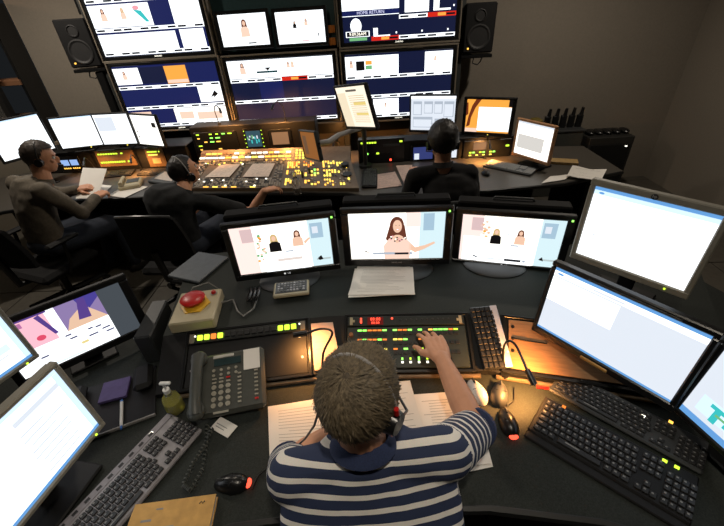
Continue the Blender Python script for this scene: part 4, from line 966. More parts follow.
monitor('console_monitor', 'white console monitor with grey block, third from the left', (-2.403, 3.635, 1.141), -4, 0, .34, .27, c_l3, .957, (.014, .014, .014, .02), black, .05, 'low', led=(.2, -.54, led_y, .004), back=.04)
monitor('console_monitor', 'cream text page console monitor, fourth from the left, behind the switcher operator', (-2.098, 3.618, 1.119), -23.6, 0, .34, .27, c_l4, .957, (.014, .014, .014, .02), black, .05, 'low', back=.04)
def c_doc(w, h):
    s = Scr(w, h, em('page_cream', (1, .9, .72), 1.15)); s.rect(.34, .88, .7, .93, em('doc_ink', sr(120, 110, 100), .8), 2); s.rect(.0, .0, .3, .86, cream_e, 1)
    for k in range(14): s.rect(.38, .12+.05*k, .9, .135+.05*k, em('doc_rule', sr(222, 200, 160), .9), 2)
    s.rect(.5, .55, .9, .62, em('doc_yellow', sr(240, 214, 130), 1.), 3); s.rect(.5, .3, .9, .36, em('doc_yellow', (1, 1, 1), 1.), 3); return s
ar = monitor('arm_monitor', 'tilted monitor on an arm showing a cream document, in front of the video wall', (-.095, 2.925, 1.357), -50.1, -11, .36, .29, c_doc, .744, (.014, .014, .014, .02), black, .045, None, roll=8.5)
iv = (TR(-.095, 2.925, .744) @ RZ(R_(-50.1))).inverted(); P = lambda x, y, z: iv @ Vector((x, y, z))
g = MB(); g.tube([P(-.045, 3.355, .746), P(-.045, 3.355, 1.24)], .02, dark, 12); g.build('pole', ar)
g = MB(); g.tube([P(-.045, 3.355, 1.22), P(-.0, 3.2, 1.24), P(-.05, 3.0, 1.32)], .02, dark, 10); g.build('arm', ar)
g = MB(); g.cyl(P(-.045, 3.355, .746), P(-.045, 3.355, .77), .06, dark, 16); g.build('base', ar)
def c_edge(w, h):
    s = Scr(w, h, em('edge_reflection', sr(190, 120, 60), .55)); s.rect(.1, .15, .35, .85, em('edge_reflection_tan', sr(150, 110, 80), .5), 1); return s  # orange reflection on a dim screen, painted as emission
ed = monitor('arm_monitor', 'small monitor seen almost edge on above the switcher, with painted orange reflection', (-.48, 3.01, 1.07), -55, -2, .26, .21, c_edge, .744, (.012, .012, .012, .012), charcoal, .03, None, roll=8)
iv = (TR(-.48, 3.01, .744) @ RZ(R_(-55))).inverted()
g = MB(); g.tube([P(-.455, 3.05, 1.07), P(-.34, 3.12, 1.06), P(-.25, 3.2, 1.09)], .022, silver, 10); g.build('short_arm', ed)
g = MB(); g.tube([P(-.25, 3.2, 1.09), P(-.075, 3.34, 1.10)], .02, silver, 10); g.build('long_arm', ed)
g = MB(); g.M = TR(0, 0, .326)
for k in range(4): g.box((.142, .01, -.06+.035*k), (.004, .02, .014), black2)
g.build('side_buttons', ed)
def c_r1(w, h):
    s = Scr(w, h, lgrey_e); s.rect(0, .92, 1, 1, white_e, 1); 
    for (a, b_, c, d) in ((.05, .45, .25, .85), (.3, .5, .5, .85), (.53, .5, .72, .85), (.75, .4, .97, .85), (.05, .08, .5, .4), (.55, .1, .95, .35)): s.rect(a, b_, c, d, grey_e, 1); s.rect(a+.01, b_+.02, c-.02, d-.08, lgrey_e, 2)
    return s
def c_r2(w, h):
    s = Scr(w, h, orng_e); s.rect(.28, .05, 1, .78, white_e, 1); s.poly([(.02, .15), (.06, .5), (.12, .8), (.2, 1), (.32, 1), (.2, .75), (.12, .45), (.1, .2)], brown_e, 2); s.rect(.0, .0, .28, .12, peach_e, 1); s.rect(.93, .8, 1, 1, black_e, 3); s.poly([(.0, .5), (.05, .55), (.03, .9), (0, .9)], brown_e, 2); return s
def c_r3(w, h):
    s = Scr(w, h, warm_e); s.rect(.05, .2, .8, .62, em('panel_pale', sr(226, 222, 216), .95), 1); s.rect(0, .94, 1, 1, lgrey_e, 1); return s
monitor('console_monitor', 'grey program window monitor directly behind the silhouetted head', (.555, 3.40, 1.172), -16, 0, .376, .28, c_r1, .936, (.014, .014, .014, .02), black, .05, 'low', back=.04)
monitor('console_monitor', 'monitor with orange desktop picture right of the silhouetted head', (1.047, 3.446, 1.11), -24, 0, .376, .275, c_r2, .936, (.028, .034, .02, .03), black, .05, 'low', led=(.05, -.56, led_y, .003), back=.04)
monitor('console_monitor', 'tan framed square monitor on the far desk beside the keyboard', (1.353, 3.137, .968), -59.6, 0, .34, .27, c_r3, .744, (.02, .02, .02, .026), mat('tan_bezel', sr(176, 130, 92), .45), .06, 'plate', standm=black)
# far desk items
keyboard('dark keyboard on the far desk in front of the orange picture monitor', (1.19, 3.12, .744), -42, .42, .15, charcoal, keyleg, legend=None)
mouse('small black mouse on the far desk beside the silhouetted man', (.96, 3.03, .744), 10, black2)
keyboard('short black keyboard left of the silhouetted man at far desk', (-.012, 3.05, .744), 88, .40, .13, black, charcoal, legend=None)
keyboard('dark keyboard at the back of the left far desk', (-2.52, 3.5, .744), 8, .40, .14, black, keym, legend=None)
keyboard('second dark keyboard behind the desk phone on left far desk', (-2.05, 3.5, .744), -4, .40, .14, black, keym, legend=None)
mouse('black mouse on the far desk beside the switcher operator', (-1.915, 3.0, .744), 60, black2)
def fsheet(label, px, z=.7455, **k): return sheet(label, [at_z(a, b_, z) for a, b_ in px], **k)
fsheet('white paper on far desk right of the man holding papers', ((108, 196), (125, 198), (148, 187), (126, 185)), nlines=0)
fsheet('white paper lying under the held page on left far desk', ((78, 199), (98, 200), (112, 186), (96, 184)), nlines=0)
fsheet('pinkish notes left of the silhouetted man', ((377, 189), (402, 186), (395, 172), (376, 175)), nlines=6, m=mat('notes_pink', sr(206, 180, 168), .8))
fsheet('pinkish notes partly hidden by the silhouetted man', ((404, 184), (414, 183), (412, 165), (396, 166)), nlines=3, m=mat('notes_pink', (1, 1, 1)))
fsheet('loose white paper at the right end of the far desk', ((541, 184), (565, 180), (572, 175), (550, 177)), nlines=0, curl=.01)
fsheet('crumpled white sheets piled at the right end of the far desk', ((566, 178), (600, 183), (606, 172), (572, 168)), .75, nlines=4, curl=.03)
tp = thing('desk_phone', 'beige desk telephone on the left far desk', 'phone', (-2.17, 3.19, .744), R_(20))
g = MB(); g.box((0, 0, .02), (.18, .2, .04), creamm, .01); g.build('body', tp)
g = MB(); g.box((.02, .02, .042), (.1, .1, .004), charcoal); g.build('key_field', tp)
g = MB(); g.tube([(-.06, -.09, .055), (-.06, 0, .06), (-.06, .09, .055)], [.02, .016, .02], creamm, 10); g.build('handset', tp)
tp = thing('tablet_panel', 'dark control tablet with pale screen beside the beige telephone', 'tablet', (-1.86, 3.26, .744), R_(-25))
g = MB(); g.box((0, 0, .025), (.3, .2, .03), charcoal, .008, rot=Matrix.Rotation(R_(8), 3, 'X')); g.build('case', tp)
g = MB(); g.box((0, .01, .042), (.22, .13, .003), mat('pale_screen', sr(170, 160, 150), .3), 0, rot=Matrix.Rotation(R_(8), 3, 'X')); g.build('screen', tp)
g = MB(); g.lathe([(.03, 0), (.032, .01), (.032, .11), (.025, .13), (.012, .145), (.012, .165), (.014, .167), (.014, .18)], glassm)
o = g.build('water_bottle'); o.location = (-.60, 2.822, .744); tag(o, 'small clear water bottle on the far desk edge by the operator hand', 'bottle')
g = MB(); g.box((0, 0, .012), (.26, .10, .024), mat('box_tan', sr(170, 140, 90), .7), .003); o = g.build('yellow_box'); o.location = (1.66, 3.20, .744); o.rotation_euler = (0, 0, R_(-20)); tag(o, 'small yellow carton on far desk beside the tan framed monitor', 'box')
def glamp2(label, x, y, z, dx, e, tipm=None):
    return gooseneck(label, [(x, y, z), (x, y-.03, z+.13), (x+dx*.5, y-.10, z+.19), (x+dx, y-.16, z+.17)], (dx, -.2, -.15), e, angle=150, hl=.045)
glamp2('small gooseneck lamp over the left console panels', -2.28, 3.60, .744, .04, 9.0)
glamp2('small gooseneck lamp at the far left console by the seated man', -2.72, 3.58, .744, .04, 6)
glamp2('gooseneck lamp on the riser behind the switcher operator head', -1.45, 3.76, 1.104, .1, 26)
glamp2('gooseneck lamp on the riser over the cue sheets', -.80, 3.76, 1.104, -.06, 26)
glamp2('gooseneck lamp at the right end of the switcher', -.30, 3.71, .744, -.04, 14.0)
glamp2('gooseneck lamp over the keyboard at right far desk', 1.06, 3.42, .744, -.02, 20)
# back right items
ct = thing('low_cabinet', 'low black cabinet standing against the back wall at right', 'cabinet', (2.62, 4.28, 0))
g = MB(); g.box((0, 0, .33), (.48, .36, .66), mat('cab_black', sr(40, 40, 38), .5), .008); g.build('carcass', ct)
g = MB(); g.box((0, -.184, .31), (.42, .012, .54), black2, .003); g.build('door', ct)
g = MB(); g.box((.16, -.195, .56), (.02, .01, .01), led_w); g.build('lock', ct)  # lock glows to imitate a bright glint
for k in range(5):
    g = MB(); g.ell((0, 0, .022), (.044, .08, .026), black2, seg=12, rings=8); o = g.build('cable_coil'); o.location = (2.43+.095*k, 4.25, .664); tag(o, 'black coiled cable lump, %s on the low cabinet' % ('leftmost', 'second from the left', 'middle one', 'second from the right', 'rightmost')[k], 'cable', 'cable coils on the low cabinet')
bx = thing('storage_crate', 'dark storage crate behind the far desk holding upright radios', 'crate', (2.06, 4.25, 0))
g = MB(); g.box((0, 0, .37), (.48, .3, .74), mat('crate_grey', sr(58, 60, 56), .6), .01); g.build('body', bx)
g = MB(); g.box((0, 0, .75), (.5, .32, .02), charcoal, .004); g.build('lid', bx)
for k in range(5):
    t = thing('handheld_radio', 'black handheld radio, %s of the row on the dark crate' % ('leftmost', 'second from the left', 'middle one', 'second from the right', 'rightmost')[k], 'radio', (1.93+.085*k, 4.22, .76), R_(-15), 'radios on the crate')
    g = MB(); g.box((0, 0, .065), (.065, .04, .13), black2, .010); g.build('body', t)
    g = MB(); g.cyl((.006, 0, .125), (.012, 0, .20), .022, black2, 10, .014); g.build('antenna', t)
g = MB(); g.box((0, 0, .04), (.1, .12, .08), mat('yellow_dull', sr(120, 104, 40), .6), .01); o = g.build('yellow_pouch'); o.location = (1.86, 4.33, .76); tag(o, 'dull yellow pouch behind the row of radios', 'pouch')
sb = MB(); sb.box((0, 0, .2), (.4, .3, .4), mat('cab_black', (1, 1, 1)), .01); o = sb.build('equipment_case'); o.location = (1.55, 3.95, 0); tag(o, 'black equipment case on the floor behind the far desk', 'case')
# ------------------------------------------------------------------ people
def remesh(mb, voxel, smooth=4, name='body', m=None, off=Vector((0, 0, 0))):
    me = mb.mesh('tmp', 0); o = bpy.data.objects.new('tmp', me); COL.objects.link(o)
    r = o.modifiers.new('r', 'REMESH'); r.mode = 'VOXEL'; r.voxel_size = voxel; r.use_smooth_shade = True
    s = o.modifiers.new('s', 'SMOOTH'); s.factor = .5; s.iterations = smooth
    dg = bpy.context.evaluated_depsgraph_get(); n = bpy.data.meshes.new_from_object(o.evaluated_get(dg))
    bpy.data.objects.remove(o); bpy.data.meshes.remove(me)
    n.name = name; n.materials.clear(); n.materials.append(m)
    n.transform(TR(-off)); n.polygons.foreach_set('use_smooth', [True]*len(n.polygons)); n.polygons.foreach_set('material_index', [0]*len(n.polygons)); n.update()
    return n
def mobj(name, me, parent):
    o = bpy.data.objects.new(name, me); COL.objects.link(o); o.parent = parent; return o
def cap(mb, pts, rr, m=skinm, seg=14):
    mb.tube(pts, rr, m, seg)
    for p, r in zip(pts, rr if isinstance(rr, (list, tuple)) else [rr]*len(pts)): mb.ell(p, (r, r, r), m, seg=12, rings=8)
def hand(mb, Wp, F, N, side, curl=(.35, .5, .4), k=1., spread=.10, thumb=.6):
    """Wp wrist, F forward, N back-of-hand normal, side = +1 when the thumb lies towards F x N"""
    F = Vector(F).normalized(); N = Vector(N); N = (N-F*N.dot(F)).normalized(); S = F.cross(N)*side; Wp = Vector(Wp)
    kn = []
    for i, (s, f) in enumerate(((.030, .086), (.010, .092), (-.011, .088), (-.030, .078))):
        q = Wp+F*f*k+S*s*k; kn.append(q); cap(mb, [Wp+S*s*.5*k+F*.004, Wp+F*f*.5*k+S*s*.85*k, q], [.019*k, .0155*k, .0115*k])
    L = (.070, .078, .072, .056)
    for i, q in enumerate(kn):
        d = (F+S*spread*(1.2, .35, -.5, -1.3)[i]).normalized(); pts = [q]; p = q
        ax = N.cross(d).normalized()
        for j, fr in enumerate((.46, .31, .25)):
            d = (Matrix.Rotation(curl[j]*(1, 1.05, 1.15, 1.3)[i], 3, ax) @ d); p = p+d*L[i]*fr*k; pts.append(p)
        cap(mb, pts, [.0100*k, .0088*k, .0078*k, .0066*k], seg=10)
    b = Wp+F*.022*k+S*.024*k-N*.006*k; d = (F*.62+S*.78-N*.15).normalized(); p1 = b+d*.038*k; d = (F*.85+S*.45*thumb-N*.25).normalized(); p2 = p1+d*.032*k; p3 = p2+(d*.8-N*.25).normalized()*.026*k
    cap(mb, [Wp+F*.01, b, p1, p2, p3], [.017*k, .0155*k, .0125*k, .0105*k, .0085*k], seg=10)
    return kn
class Head:
    def __init__(s, C, fwd, up=(0, 0, 1), k=1.):
        s.C = Vector(C); s.k = k; f = Vector(fwd).normalized(); u = Vector(up); u = (u-f*u.dot(f)).normalized(); r = f.cross(u)
        s.R = Matrix((r, f, u)).transposed()
    def P(s, x, y, z): return s.C + s.R @ (Vector((x, y, z))*s.k)
    def prims(s, mb):
        k = s.k; e = lambda c, d: mb.ell(s.P(*c), tuple(x*k for x in d), skinm, s.R, 20, 14)
        e((0, -.008, .022), (.076, .096, .092)); e((0, .03, -.045), (.058, .062, .07)); e((0, .055, -.085), (.030, .032, .026)); e((0, .02, -.06), (.062, .05, .045))
        e((0, .098, -.018), (.011, .016, .026)); e((0, .102, -.034), (.015, .014, .011)); e((0, .084, .022), (.05, .012, .010)); e((0, .086, -.064), (.022, .010, .007)); e((0, .083, -.074), (.020, .010, .006))
        for sx in (-1, 1):
            e((sx*.077, -.008, -.018), (.009, .020, .031)); e((sx*.08, -.012, -.004), (.010, .018, .018)); e((sx*.036, .07, -.02), (.02, .015, .016))
    def eyes(s, t, off):
        for sx in (-1, 1):
            g = MB(); g.ell(s.P(sx*.031, .078, .002)-off, (.0125*s.k,)*3, mat('eye_white', sr(220, 216, 208), .3), seg=10, rings=8); g.ell(s.P(sx*.031, .088, .002)-off, (.0045*s.k,)*3, black2, seg=8, rings=6); g.build('eye', t)
    def hair(s, t, off, m, front=.45, back=-.75, thick=.010, blades=0, noise_amp=.004, side=-.15, bm=None, blen=.022):
        mb = MB(); seg, rings = 56, 36; d = (.076+thick, .096+thick, .092+thick)
        def pt(a, th, ex=0.):
            n = Vector((math.sin(th)*math.cos(a), math.sin(th)*math.sin(a), math.cos(th)))
            amp = 1+ (noise.noise(n*9)*noise_amp+noise.noise(n*26)*noise_amp*.6)/.09
            zl = n.z*d[2]*amp
            return s.P(n.x*d[0]*amp, -.008+n.y*d[1]*amp, .022+zl) + s.R @ n*ex, n
        def keep(n):
            th = front if n.y > .35 else side+(front-side)*max(0, (n.y+.0)/.35) if n.y > 0 else side+(back-side)*min(1, -n.y/.55)
            return n.z > th
        vs = []; N_ = []
        for i in range(rings+1):
            for k_ in range(seg):
                p, n = pt(2*math.pi*k_/seg, .001+(math.pi-.002)*i/rings); vs.append(p-off); N_.append(n)
        fs = []
        for i in range(rings):
            for k_ in range(seg):
                a, b_ = i*seg+k_, i*seg+(k_+1) % seg; q = (a, a+seg, b_+seg, b_)
                if keep((N_[a]+N_[b_+seg])/2): fs.append(q)
        used = sorted({i for f in fs for i in f}); mp = {a: i for i, a in enumerate(used)}
        mb.add([vs[a] for a in used]+[s.C-off+(vs[a]+off-s.C)*.86 for a in used], [[mp[i] for i in f] for f in fs]+[[mp[i]+len(used) for i in f[::-1]] for f in fs], m)
        if blades:
            for _ in range(blades):
                a = random.uniform(0, 2*math.pi); th = math.acos(random.uniform(-.8, 1)); p, n = pt(a, th)
                if not keep(n): continue
                wn_ = s.R @ n; cr = s.R @ Vector((0, -.55, .85)); tg = (wn_*wn_.dot(cr)-cr); tg = tg.normalized() if tg.length > .05 else Vector((1, 0, 0)); sw_ = wn_.cross(tg)
                tg = (tg+sw_*.45+Vector((random.gauss(0, .22), random.gauss(0, .22), random.gauss(0, .22)))).normalized(); sd = wn_.cross(tg).normalized(); L = blen*random.uniform(.6, 1.2); w_ = .0009
                p = p-off; q1 = p+tg*L*.5+wn_*.003; q2 = p+tg*L+wn_*.001
                mb.add([p-sd*w_, p+sd*w_, q1+sd*w_, q1-sd*w_, q2], [(0, 1, 2, 3), (3, 2, 4)], bm or m)
        o = mb.build('hair', t, smooth=60); return o
    def headset(s, t, off, band=silver, cup=black2, r=.112, tiltb=0., boom=True, cupside=(-1, 1), redcup=False, dz=0., tr=.0052):
        h = MB(); pts = []
        for i in range(19):
            a = math.pi*(i/18); x = math.cos(a)*.094; z = math.sin(a)*(r+.014)
            pts.append(s.P(x, -.012+tiltb*math.sin(a)**.7, -.002+z-(z-(r+.014)*0)*0+dz*(1-math.sin(a)))-off)
        h.tube(pts, tr*s.k, band, 8); o = h.build('headset', t)
        for sx in cupside:
            g = MB(); c0, c1 = s.P(sx*.076, -.008, -.024+dz)-off, s.P(sx*.100, -.012, -.026+dz)-off; g.tube([c0, c1], [.032*s.k, .026*s.k], cup, 18); g.build('ear_cup', o)
            if redcup:
                g = MB(); g.tube([s.P(sx*.096, -.02, .012+dz)-off, s.P(sx*.096, -.024, .03+dz)-off], .006, redm, 8); g.build('cup_clip', o)
        if boom:
            g = MB(); sx = cupside[0]; g.tube([s.P(sx*.100, .0, -.03)-off, s.P(sx*.095, .06, -.065)-off, s.P(sx*.05, .115, -.075)-off], .0035, black2, 6); g.ell(s.P(sx*.045, .118, -.075)-off, (.009,)*3, black2, seg=8, rings=6); g.build('mic_boom', o)
        return o
shirt_navy = None
def stripe_mat():
    m = bpy.data.materials.new('striped_polo'); m.use_nodes = True; nt = m.node_tree; b = nt.nodes['Principled BSDF']; b.inputs['Roughness'].default_value = .85
    at = nt.nodes.new('ShaderNodeAttribute'); at.attribute_name = 'stripe'
    fr = nt.nodes.new('ShaderNodeMath'); fr.operation = 'FRACT'; nt.links.new(at.outputs['Fac'], fr.inputs[0])
    gt = nt.nodes.new('ShaderNodeMath'); gt.operation = 'GREATER_THAN'; gt.inputs[1].default_value = .65; nt.links.new(fr.outputs[0], gt.inputs[0])
    tc = nt.nodes.new('ShaderNodeTexCoord'); nz = nt.nodes.new('ShaderNodeTexNoise'); nz.inputs['Scale'].default_value = 420; nt.links.new(tc.outputs['Object'], nz.inputs['Vector'])
    mx = nt.nodes.new('ShaderNodeMix'); mx.data_type = 'RGBA'; mx.inputs[6].default_value = (*sr(44, 56, 88), 1); mx.inputs[7].default_value = (*sr(244, 240, 232), 1); nt.links.new(gt.outputs[0], mx.inputs[0])
    m2 = nt.nodes.new('ShaderNodeMix'); m2.data_type = 'RGBA'; m2.blend_type = 'MULTIPLY'; m2.inputs[0].default_value = .25; nt.links.new(mx.outputs[2], m2.inputs[6]); nt.links.new(nz.outputs['Color'], m2.inputs[7])
    nt.links.new(m2.outputs[2], b.inputs['Base Color'])
    bp_ = nt.nodes.new('ShaderNodeBump'); bp_.inputs['Strength'].default_value = .25; bp_.inputs['Distance'].default_value = .001; nt.links.new(nz.outputs['Fac'], bp_.inputs['Height']); nt.links.new(bp_.outputs[0], b.inputs['Normal'])
    return m
def torso_loft(mb, rings, m):
    mb.loft([(c, ax, ay) for c, ax, ay in rings], m, 28)

# ---- the director in the striped polo
V = Vector
dr = thing('person', 'man in navy and white striped polo with headset reaching to the console', 'person', (-.02, .22, 0))
O_ = V((-.02, .22, 0))
H = Head((-.046, .517, 1.25), (.40, .90, -.18), (.0, .1, 1), .96)
sk = MB(); H.prims(sk)
cap(sk, [V((-.053, .495, 1.19)), V((-.048, .490, 1.13)), V((-.045, .485, 1.06))], [.055, .056, .058])
RS, RE, RW = V((.152, .505, 1.025)), V((.285, .668, .862)), V((.222, .915, .905))
cap(sk, [RS, RS.lerp(RE, .5), RE], [.048, .045, .042]); cap(sk, [RE, RE.lerp(RW, .35), RE.lerp(RW, .75), RW], [.042, .044, .034, .027])
sN = SLC.M.to_3x3() @ V((0, 0, 1))
tip = at_plane(424, 324, SLC.loc(0, 0, .03), sN)
Fh = (tip-RW); hand(sk, RW, Fh+V((-.0, 0, .035)), V((.1, -.35, 1)), -1, (.22, .26, .24), 1.04, .15, .5)
LS, LE, LW_ = V((-.225, .470, 1.005)), V((-.29, .60, .815)), V((-.155, .715, .803))
cap(sk, [LS, LS.lerp(LE, .5), LE], [.048, .045, .041]); cap(sk, [LE, LE.lerp(LW_, .4), LW_], [.041, .041, .027])
hand(sk, LW_, V((.80, .55, -.03)), V((0, .1, 1)), 1, (.25, .3, .3), 1.0)
cap(sk, [V((-.045, .485, 1.06)), V((-.04, .46, .98)), V((-.03, .38, .80))], [.055, .05, .06]); cap(sk, [LS, V((-.04, .475, .985)), RS], [.044, .045, .044])
mobj('body', remesh(sk, .0038, 4, 'body', skinm, O_), dr)
H.eyes(dr, O_)
hm = mat('hair_grey_brown', sr(66, 57, 44), .7, var=.45, scale=90); hm2 = mat('hair_strands', sr(98, 86, 66), .65, var=.5, scale=140)
H.hair(dr, O_, hm, .5, -.84, .010, 22000, .004, -.36, hm2, .020)
H.headset(dr, O_, silver, black2, .116, -.012, True, (1,), True, -.012, .0045)
# polo
sh_ = MB()
T = [((-.03, .22, .52), (.165, 0, 0), (0, .12, 0)), ((-.03, .285, .70), (.20, 0, 0), (0, .122, .02)), ((-.03, .36, .85), (.222, .01, 0), (0, .122, .04)), ((-.035, .42, .955), (.222, .018, 0), (0, .112, .045)), ((-.038, .465, 1.03), (.185, .02, 0), (0, .092, .035)), ((-.042, .487, 1.075), (.12, .014, 0), (0, .078, .022)), ((-.045, .492, 1.105), (.074, .006, 0), (0, .066, .015))]
torso_loft(sh_, T, skinm)
cap(sh_, [V((-.11, .475, 1.045)), LS+V((0, 0, .005))], [.058, .064]); cap(sh_, [V((.03, .49, 1.05)), RS+V((0, 0, .005))], [.058, .064])
RHm = RS.lerp(RE, .80); LHm = LS.lerp(LE, .80)
cap(sh_, [RS, RS.lerp(RE, .45), RHm], [.066, .066, .063]); cap(sh_, [LS, LS.lerp(LE, .45), LHm], [.066, .066, .063])
sm_ = remesh(sh_, .006, 5, 'polo_shirt', stripe_mat(), O_)
at_ = sm_.attributes.new('stripe', 'FLOAT', 'POINT')
axT = V((0, .55, .83)).normalized(); per = .034
def wrinkle(me, off, a, fa, b, fb):
    P = [v.co.copy() for v in me.vertices]; N = [v.normal.copy() for v in me.vertices]; out = []
    for p, n in zip(P, N):
        q = p+off; p = p+n*(noise.noise(q*fa)*a+noise.noise(q*fb)*b); out += [p.x, p.y, p.z]
    me.vertices.foreach_set('co', out); me.update(); return [p+off for p in P]
SV = []
for p in wrinkle(sm_, O_, .004, 9, .0025, 22):
    s_ = None
    for S_, E_ in ((RS, RE), (LS, LE)):
        d = (E_-S_).normalized(); t_ = (p-S_).dot(d); rad = (p-S_-d*t_).length
        if t_ > .012 and rad < .10: s_ = (t_+.01)/.036; break
    if s_ is None: s_ = (V((0, .49, 1.09))-p).dot(axT)/per + .10+noise.noise(p*6)*.05
    SV.append(s_)
at_.data.foreach_set('value', SV)
polo = mobj('polo_shirt', sm_, dr)
g = MB(); g.M = TR(-O_)
for (r0, z0, r1, z1, zz) in ((.072, 1.088, .062, 1.140, 0), (.062, 1.140, .080, 1.100, 0)):
    ring = []
    for zc_, r in ((z0, r0), ((z0+z1)/2, (r0+r1)/2+.002), (z1, r1)): ring.append((V((-.047, .490, zc_))+V((0, .15*(zc_-1.09), 0)), V((r, 0, 0)), V((0, r*.92, -.020))))
    seg = 28; vs = []; fs = []
    for c, ax, ay in ring:
        for k in range(seg): a = 2*math.pi*k/seg; vs.append(c+ax*math.cos(a)+ay*math.sin(a))
    for i in range(2):
        for k in range(seg): a, b_ = i*seg+k, i*seg+(k+1) % seg; fs.append((a, b_, b_+seg, a+seg))
    g.add(vs, fs, mat('collar_navy', sr(46, 58, 92), .85, var=.2, scale=300, bump=.2))
g.build('collar', polo)
for S_, E_, Hm in ((RS, RE, RHm), (LS, LE, LHm)):
    d = (E_-S_).normalized(); g = MB(); g.M = TR(-O_); g.tube([Hm-d*.004+d*.055, Hm+d*.068], [.062, .0625], mat('collar_navy', (1, 1, 1)), 24); g.build('sleeve_band', polo)
tr = MB(); tr.M = None
jean = mat('dark_jeans', sr(40, 46, 58), .9, var=.2, scale=200, bump=.2)
for sx in (-1, 1):
    cap(tr, [V((-.03+sx*.09, .22, .52)), V((-.03+sx*.14, .52, .53)), V((-.03+sx*.15, .62, .50)), V((-.03+sx*.15, .66, .10))], [.105, .085, .07, .052])
tr.ell((-.03, .22, .54), (.18, .14, .10), jean)
mobj('trousers', remesh(tr, .012, 3, 'trousers', jean, O_), dr)
shoem = mat('shoe_leather', sr(40, 36, 32), .5)
for sx in (-1, 1):
    g = MB(); g.M = TR(-O_); g.ell((-.03+sx*.15, .71, .045), (.045, .13, .05), shoem); g.v = [V((p.x, p.y, max(p.z, .0))) for p in g.v]; g.build('shoe', dr)
cw = MB(); cw.M = TR(-O_)
cw.tube([V((-.135, .53, 1.22)), V((-.165, .53, 1.12)), V((-.22, .60, .95)), V((-.28, .66, .80)), V((-.34, .66, .748)), V((-.40, .60, .746)), V((-.41, .56, .746))], .003, black2, 6); cw.build('headset_cable', dr)

# ---- office chairs
def chair(label, loc, rz, seat_h=.47, back_h=.52, arms=True, tilt=10):
    t = thing('office_chair', label, 'chair', loc, R_(rz), 'office chairs')
    g = MB(); g.box((0, 0, seat_h-.035), (.48, .47, .07), chairm, .028); g.build('seat', t)
    g = MB(); n, m_ = 8, 8; vs = []
    for lay in (0, 1):
        for i in range(n+1):
            for j in range(m_+1):
                u = i/n*2-1; v = j/m_; wd = .235*(1-.18*v*v); y = -.235-.14*v*math.tan(R_(tilt+6))-.05*(v-.35)**2+.055*u*u+(.0 if lay else -.03)
                vs.append((u*wd, y, seat_h+.10+back_h*v-(.03*u*u if j == m_ else 0)))
    k = (n+1)*(m_+1); fs = []
    for i in range(n):
        for j in range(m_):
            a = i*(m_+1)+j; fs.append((a, a+m_+1, a+m_+2, a+1)); fs.append((a+k, a+1+k, a+m_+2+k, a+m_+1+k))
    e = [i*(m_+1) for i in range(n+1)]+[n*(m_+1)+j for j in range(1, m_+1)]+[i*(m_+1)+m_ for i in range(n-1, -1, -1)]+[j for j in range(m_-1, 0, -1)]
    for i in range(len(e)): a, b_ = e[i], e[(i+1) % len(e)]; fs.append((a, a+k, b_+k, b_))
    g.add(vs, fs, chairm); g.build('backrest', t)
    g = MB(); P_ = [vs[i*(m_+1)+m_] for i in range(n+1)]; g.tube([V(p)+V((0, .015, .004)) for p in P_], .011, mat('chair_rim', sr(70, 72, 74), .35), 8); g.build('back_rim', t)
    g = MB(); g.tube([(0, -.12, seat_h-.08), (0, -.27, seat_h-.06), (0, -.30, seat_h+.2)], .025, black2, 8); g.build('back_support', t)
    g = MB(); g.cyl((0, 0, .09), (0, 0, seat_h-.06), .028, black2, 14); g.build('gas_column', t)
    for q in range(5):
        a = 2*math.pi*q/5+.3; d = V((math.cos(a), math.sin(a), 0)); lg = MB(); lg.tube([d*.02+V((0, 0, .11)), d*.30+V((0, 0, .075))], [.028, .018], black2, 8); L_ = lg.build('leg', t)
        cs = MB(); cs.cyl(d*.31+V((-.02*d.y, .02*d.x, .03)), d*.31+V((.02*d.y, -.02*d.x, .03)), .03, black2, 14); cs.build('caster', L_)
    if arms:
        for sx in (-1, 1):
            g = MB(); g.tube([(sx*.25, -.05, seat_h-.05), (sx*.29, -.02, seat_h+.05), (sx*.285, -.0, seat_h+.20)], .014, black2, 8); g.box((sx*.285, 0, seat_h+.215), (.06, .24, .03), black, .012); g.build('armrest', t)
    return t
chair('office chair of the man in striped polo, mostly out of view', (-.03, .16, 0), 0, .43, .34, False)
chair('black office chair under the man reading papers at far left', (-2.60, 2.50, 0), -20, .43, .36, True, 14)
chair('black office chair behind the switcher operator with headset', (-1.52, 2.50, 0), -4, .43, .38, False, 14)
chair('black office chair of the silhouetted man at far desk', (.58, 2.34, 0), 0, .43, .44, False, 8)

